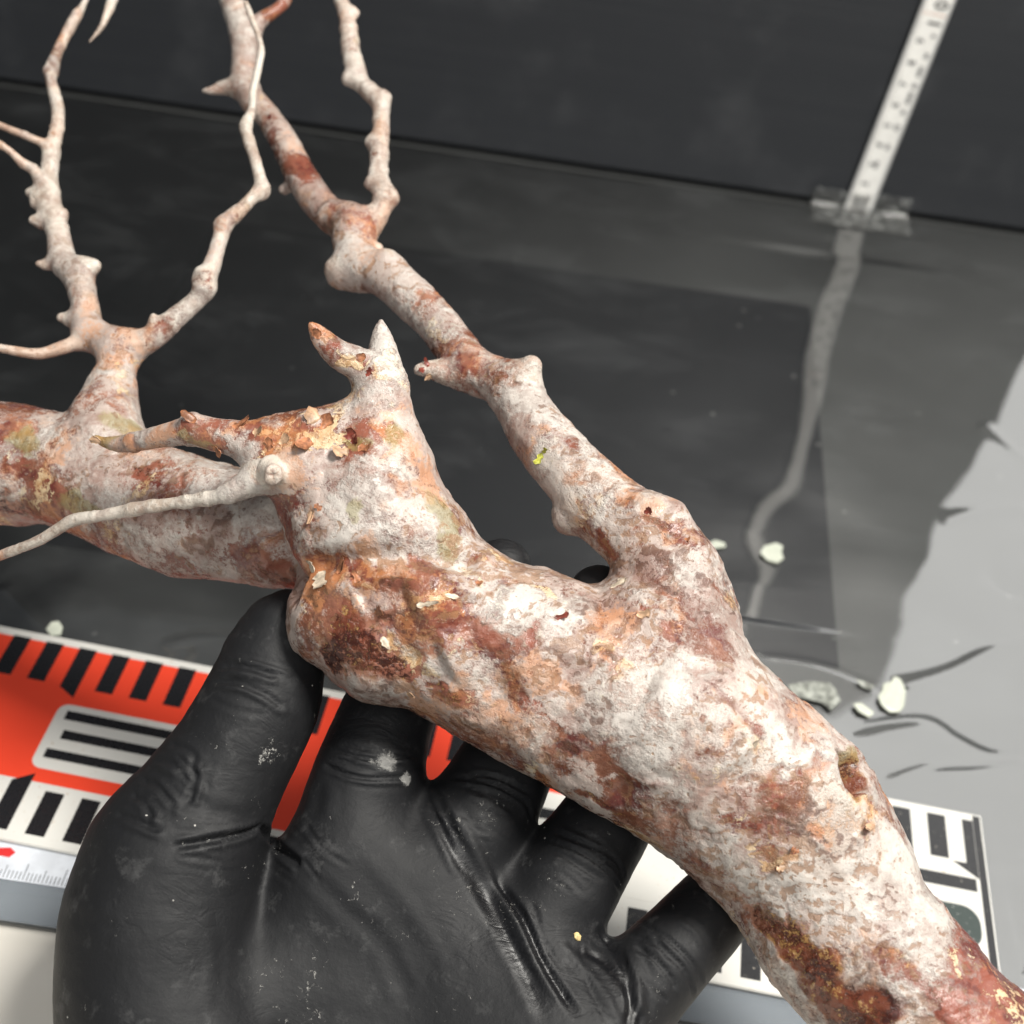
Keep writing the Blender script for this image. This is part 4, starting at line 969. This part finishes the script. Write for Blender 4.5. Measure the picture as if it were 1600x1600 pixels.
# thumb wrinkles
for pts in ([(265, 1160), (295, 1175), (320, 1200)], [(240, 1185), (275, 1200), (300, 1230)], [(220, 1215), (250, 1235), (275, 1265)], [(205, 1240), (225, 1255), (240, 1280)], [(330, 1065), (375, 1068), (420, 1090), (445, 1110)], [(300, 1180), (305, 1220), (295, 1255)], [(180, 1270), (215, 1285), (250, 1300)], [(345, 1040), (390, 1045), (430, 1060)]):
    fold(pts, 1.0, -0.75); fold([(x + 6, y + 8) for x, y in pts], 1.2, 0.5)
for pts in ([(505, 1180), (490, 1230), (470, 1290), (440, 1330)], [(500, 1210), (515, 1240), (510, 1280)], [(560, 1330), (640, 1420), (700, 1520)], [(300, 1400), (330, 1480), (320, 1580)]):
    fold(pts, 2.2, 0.35, 0.15)
rw = random.Random(11)
for cx, cy, dx, dy, ln, n in ((590, 1200, 60, 12, 110, 6), (760, 1255, 60, 30, 100, 7), (905, 1350, 55, 35, 90, 8), (1040, 1500, 45, 45, 80, 8), (290, 1210, 40, 45, 80, 9), (390, 1075, 60, 18, 100, 5), (950, 1520, 20, 60, 110, 6), (830, 1480, 30, 70, 140, 5), (470, 1330, 40, 40, 90, 5), (340, 1300, 70, 10, 100, 4), (700, 1290, 30, 60, 100, 5)):
    L_ = math.hypot(dx, dy)
    for k_ in range(n):
        ox = rw.uniform(-1, 1); q = rw.uniform(0.35, 0.6) * ln; px_ = cx - dy / L_ * ox * 45 + dx / L_ * rw.uniform(-25, 25); py_ = cy + dx / L_ * ox * 45 + dy / L_ * rw.uniform(-25, 25)
        bend = rw.uniform(-10, 10)
        fold([(px_ - dx / L_ * q, py_ - dy / L_ * q), (px_ - dy / L_ * bend, py_ + dx / L_ * bend), (px_ + dx / L_ * q, py_ + dy / L_ * q)], rw.uniform(0.55, 0.9), rw.choice((-1, 1)) * rw.uniform(0.18, 0.4), 0.12)
def smear(x, y, rpx, s):
    p, n = hit(hand_bvh, x, y)
    if p is None: return
    d = np.linalg.norm(HV - p, axis=1) / (rpx * np.linalg.norm(p - CO) / F_PX); HA['dust'] = np.maximum(HA['dust'], s * np.clip(1.3 - d, 0, 1))
for q in ((605, 1190, 24, 0.9), (635, 1218, 16, 0.95), (580, 1190, 10, 0.8), (415, 1180, 26, 0.6), (490, 1130, 20, 0.35), (700, 1250, 40, 0.4), (760, 1300, 50, 0.42), (800, 1270, 30, 0.35), (660, 1290, 40, 0.3), (410, 1540, 40, 0.42), (440, 1585, 30, 0.42), (560, 1390, 30, 0.3), (640, 1470, 36, 0.3), (540, 1450, 30, 0.3), (870, 1370, 30, 0.3), (480, 1560, 60, 0.25), (730, 1390, 40, 0.3), (580, 1345, 20, 0.3)): smear(*q)
me = mesh_np('glove', HV, HQ)
for ch in HA:
    at = me.attributes.new(ch, 'FLOAT', 'POINT'); at.data.foreach_set('value', HA[ch].astype(np.float32))
hand = link('gloved_hand', me, mat_glove())
tag(hand, 'hand in a dusty black rubber glove, palm up, cupping the trunk from below', 'hand')
hand_bvh = bvh_of(HV, HQ)

# ------------------------------------------------------------------ small loose bits
def chip(name, label, pts, z0, th, mat, cat='chip', group=None):
    P = []
    for x, y in pts:
        w = on_plane(x, y, z0); P.append((w[0], w[1]))
    o = link(name, slab(P, z0, z0 + th, bevel=min(0.12, th * 0.3)), mat)
    for v in o.data.vertices: v.co.z += 0.0005 * math.sin(v.co.x * 900) * 0.6
    return tag(o, label, cat, group)
def mat_chip():
    t = NT('waxy_white_chip'); n = t.noise(0.5, 5, 0.6)
    t.set('Base Color', t.mix(n, (0.42, 0.45, 0.37), (0.64, 0.66, 0.57))); t.set('Roughness', 0.4); t.set('Subsurface Weight', 0.15); t.set('Subsurface Radius', (0.001, 0.001, 0.001))
    return t.mat
mc = mat_chip(); mdull = plain('dull_film_chip', (0.26, 0.27, 0.24), 0.35, var=0.5, vscale=0.35)
G = 'white chips on the vinyl'
chip('white_chip', 'large white chip with a notched edge on the vinyl, right of the trunk', [(1371, 1090), (1378, 1080), (1380, 1068), (1392, 1066), (1397, 1058), (1407, 1063), (1415, 1080), (1412, 1105), (1405, 1114), (1390, 1113), (1376, 1103)], 2.2, 0.4, mc, group=G)
chip('white_chip', 'small flat pale chip beside the large notched white chip', [(1332, 1101), (1345, 1099), (1366, 1114), (1358, 1121), (1340, 1113)], 2.2, 0.4, mc, group=G)
chip('white_chip', 'crumbly whitish chip near the trunk edge, left of the large notched chip', [(1230, 1072), (1262, 1066), (1295, 1068), (1306, 1080), (1313, 1096), (1298, 1111), (1284, 1098), (1262, 1094), (1240, 1092)], 2.2, 0.5, mdull, group=G)
chip('white_chip', 'small yellowish white chip beside the reflection of the measuring tape', [(1187, 866), (1194, 854), (1212, 850), (1223, 855), (1220, 865), (1224, 874), (1214, 882), (1198, 876)], 1.9, 0.6, mc, group=G)
chip('white_chip', 'tiny pale chip half hidden behind the branch base', [(1104, 852), (1116, 845), (1132, 849), (1134, 855), (1118, 858), (1108, 862)], 1.9, 0.5, mc, group=G)
chip('white_chip', 'pale chip lying by the far edge of the red scale plate', [(72, 985), (80, 974), (92, 972), (98, 980), (95, 992), (80, 995)], 2.0, 0.5, mc, group=G)
chip('white_chip', 'sliver of pale film between the crumbly chip and the notched chip', [(1337, 1063), (1350, 1064), (1366, 1072), (1362, 1078), (1348, 1074)], 2.2, 0.2, mdull, group=G)
p, n = hit(hand_bvh, 902, 1463)
if p is not None:
    bm = bmesh.new(); bmesh.ops.create_icosphere(bm, subdivisions=2, radius=1.0 * MM)
    for v in bm.verts:
        v.co = Vector((v.co.x * 0.75, v.co.y * 0.95, v.co.z * 0.35)) * (1 + 0.25 * math.sin(v.co.x * 5000) * math.cos(v.co.y * 4000))
    me = bpy.data.meshes.new('crumb'); bm.to_mesh(me); bm.free()
    o = link('bark_crumb', me, plain('crumb_yellow', (0.62, 0.48, 0.22), 0.5, var=0.3, vscale=1.5))
    o.location = (p + n * 0.2) * MM; o.rotation_euler = Vector(n).to_track_quat('Z', 'Y').to_euler()
    tag(o, 'tiny yellow bark crumb sticking to the palm of the black glove', 'crumb')
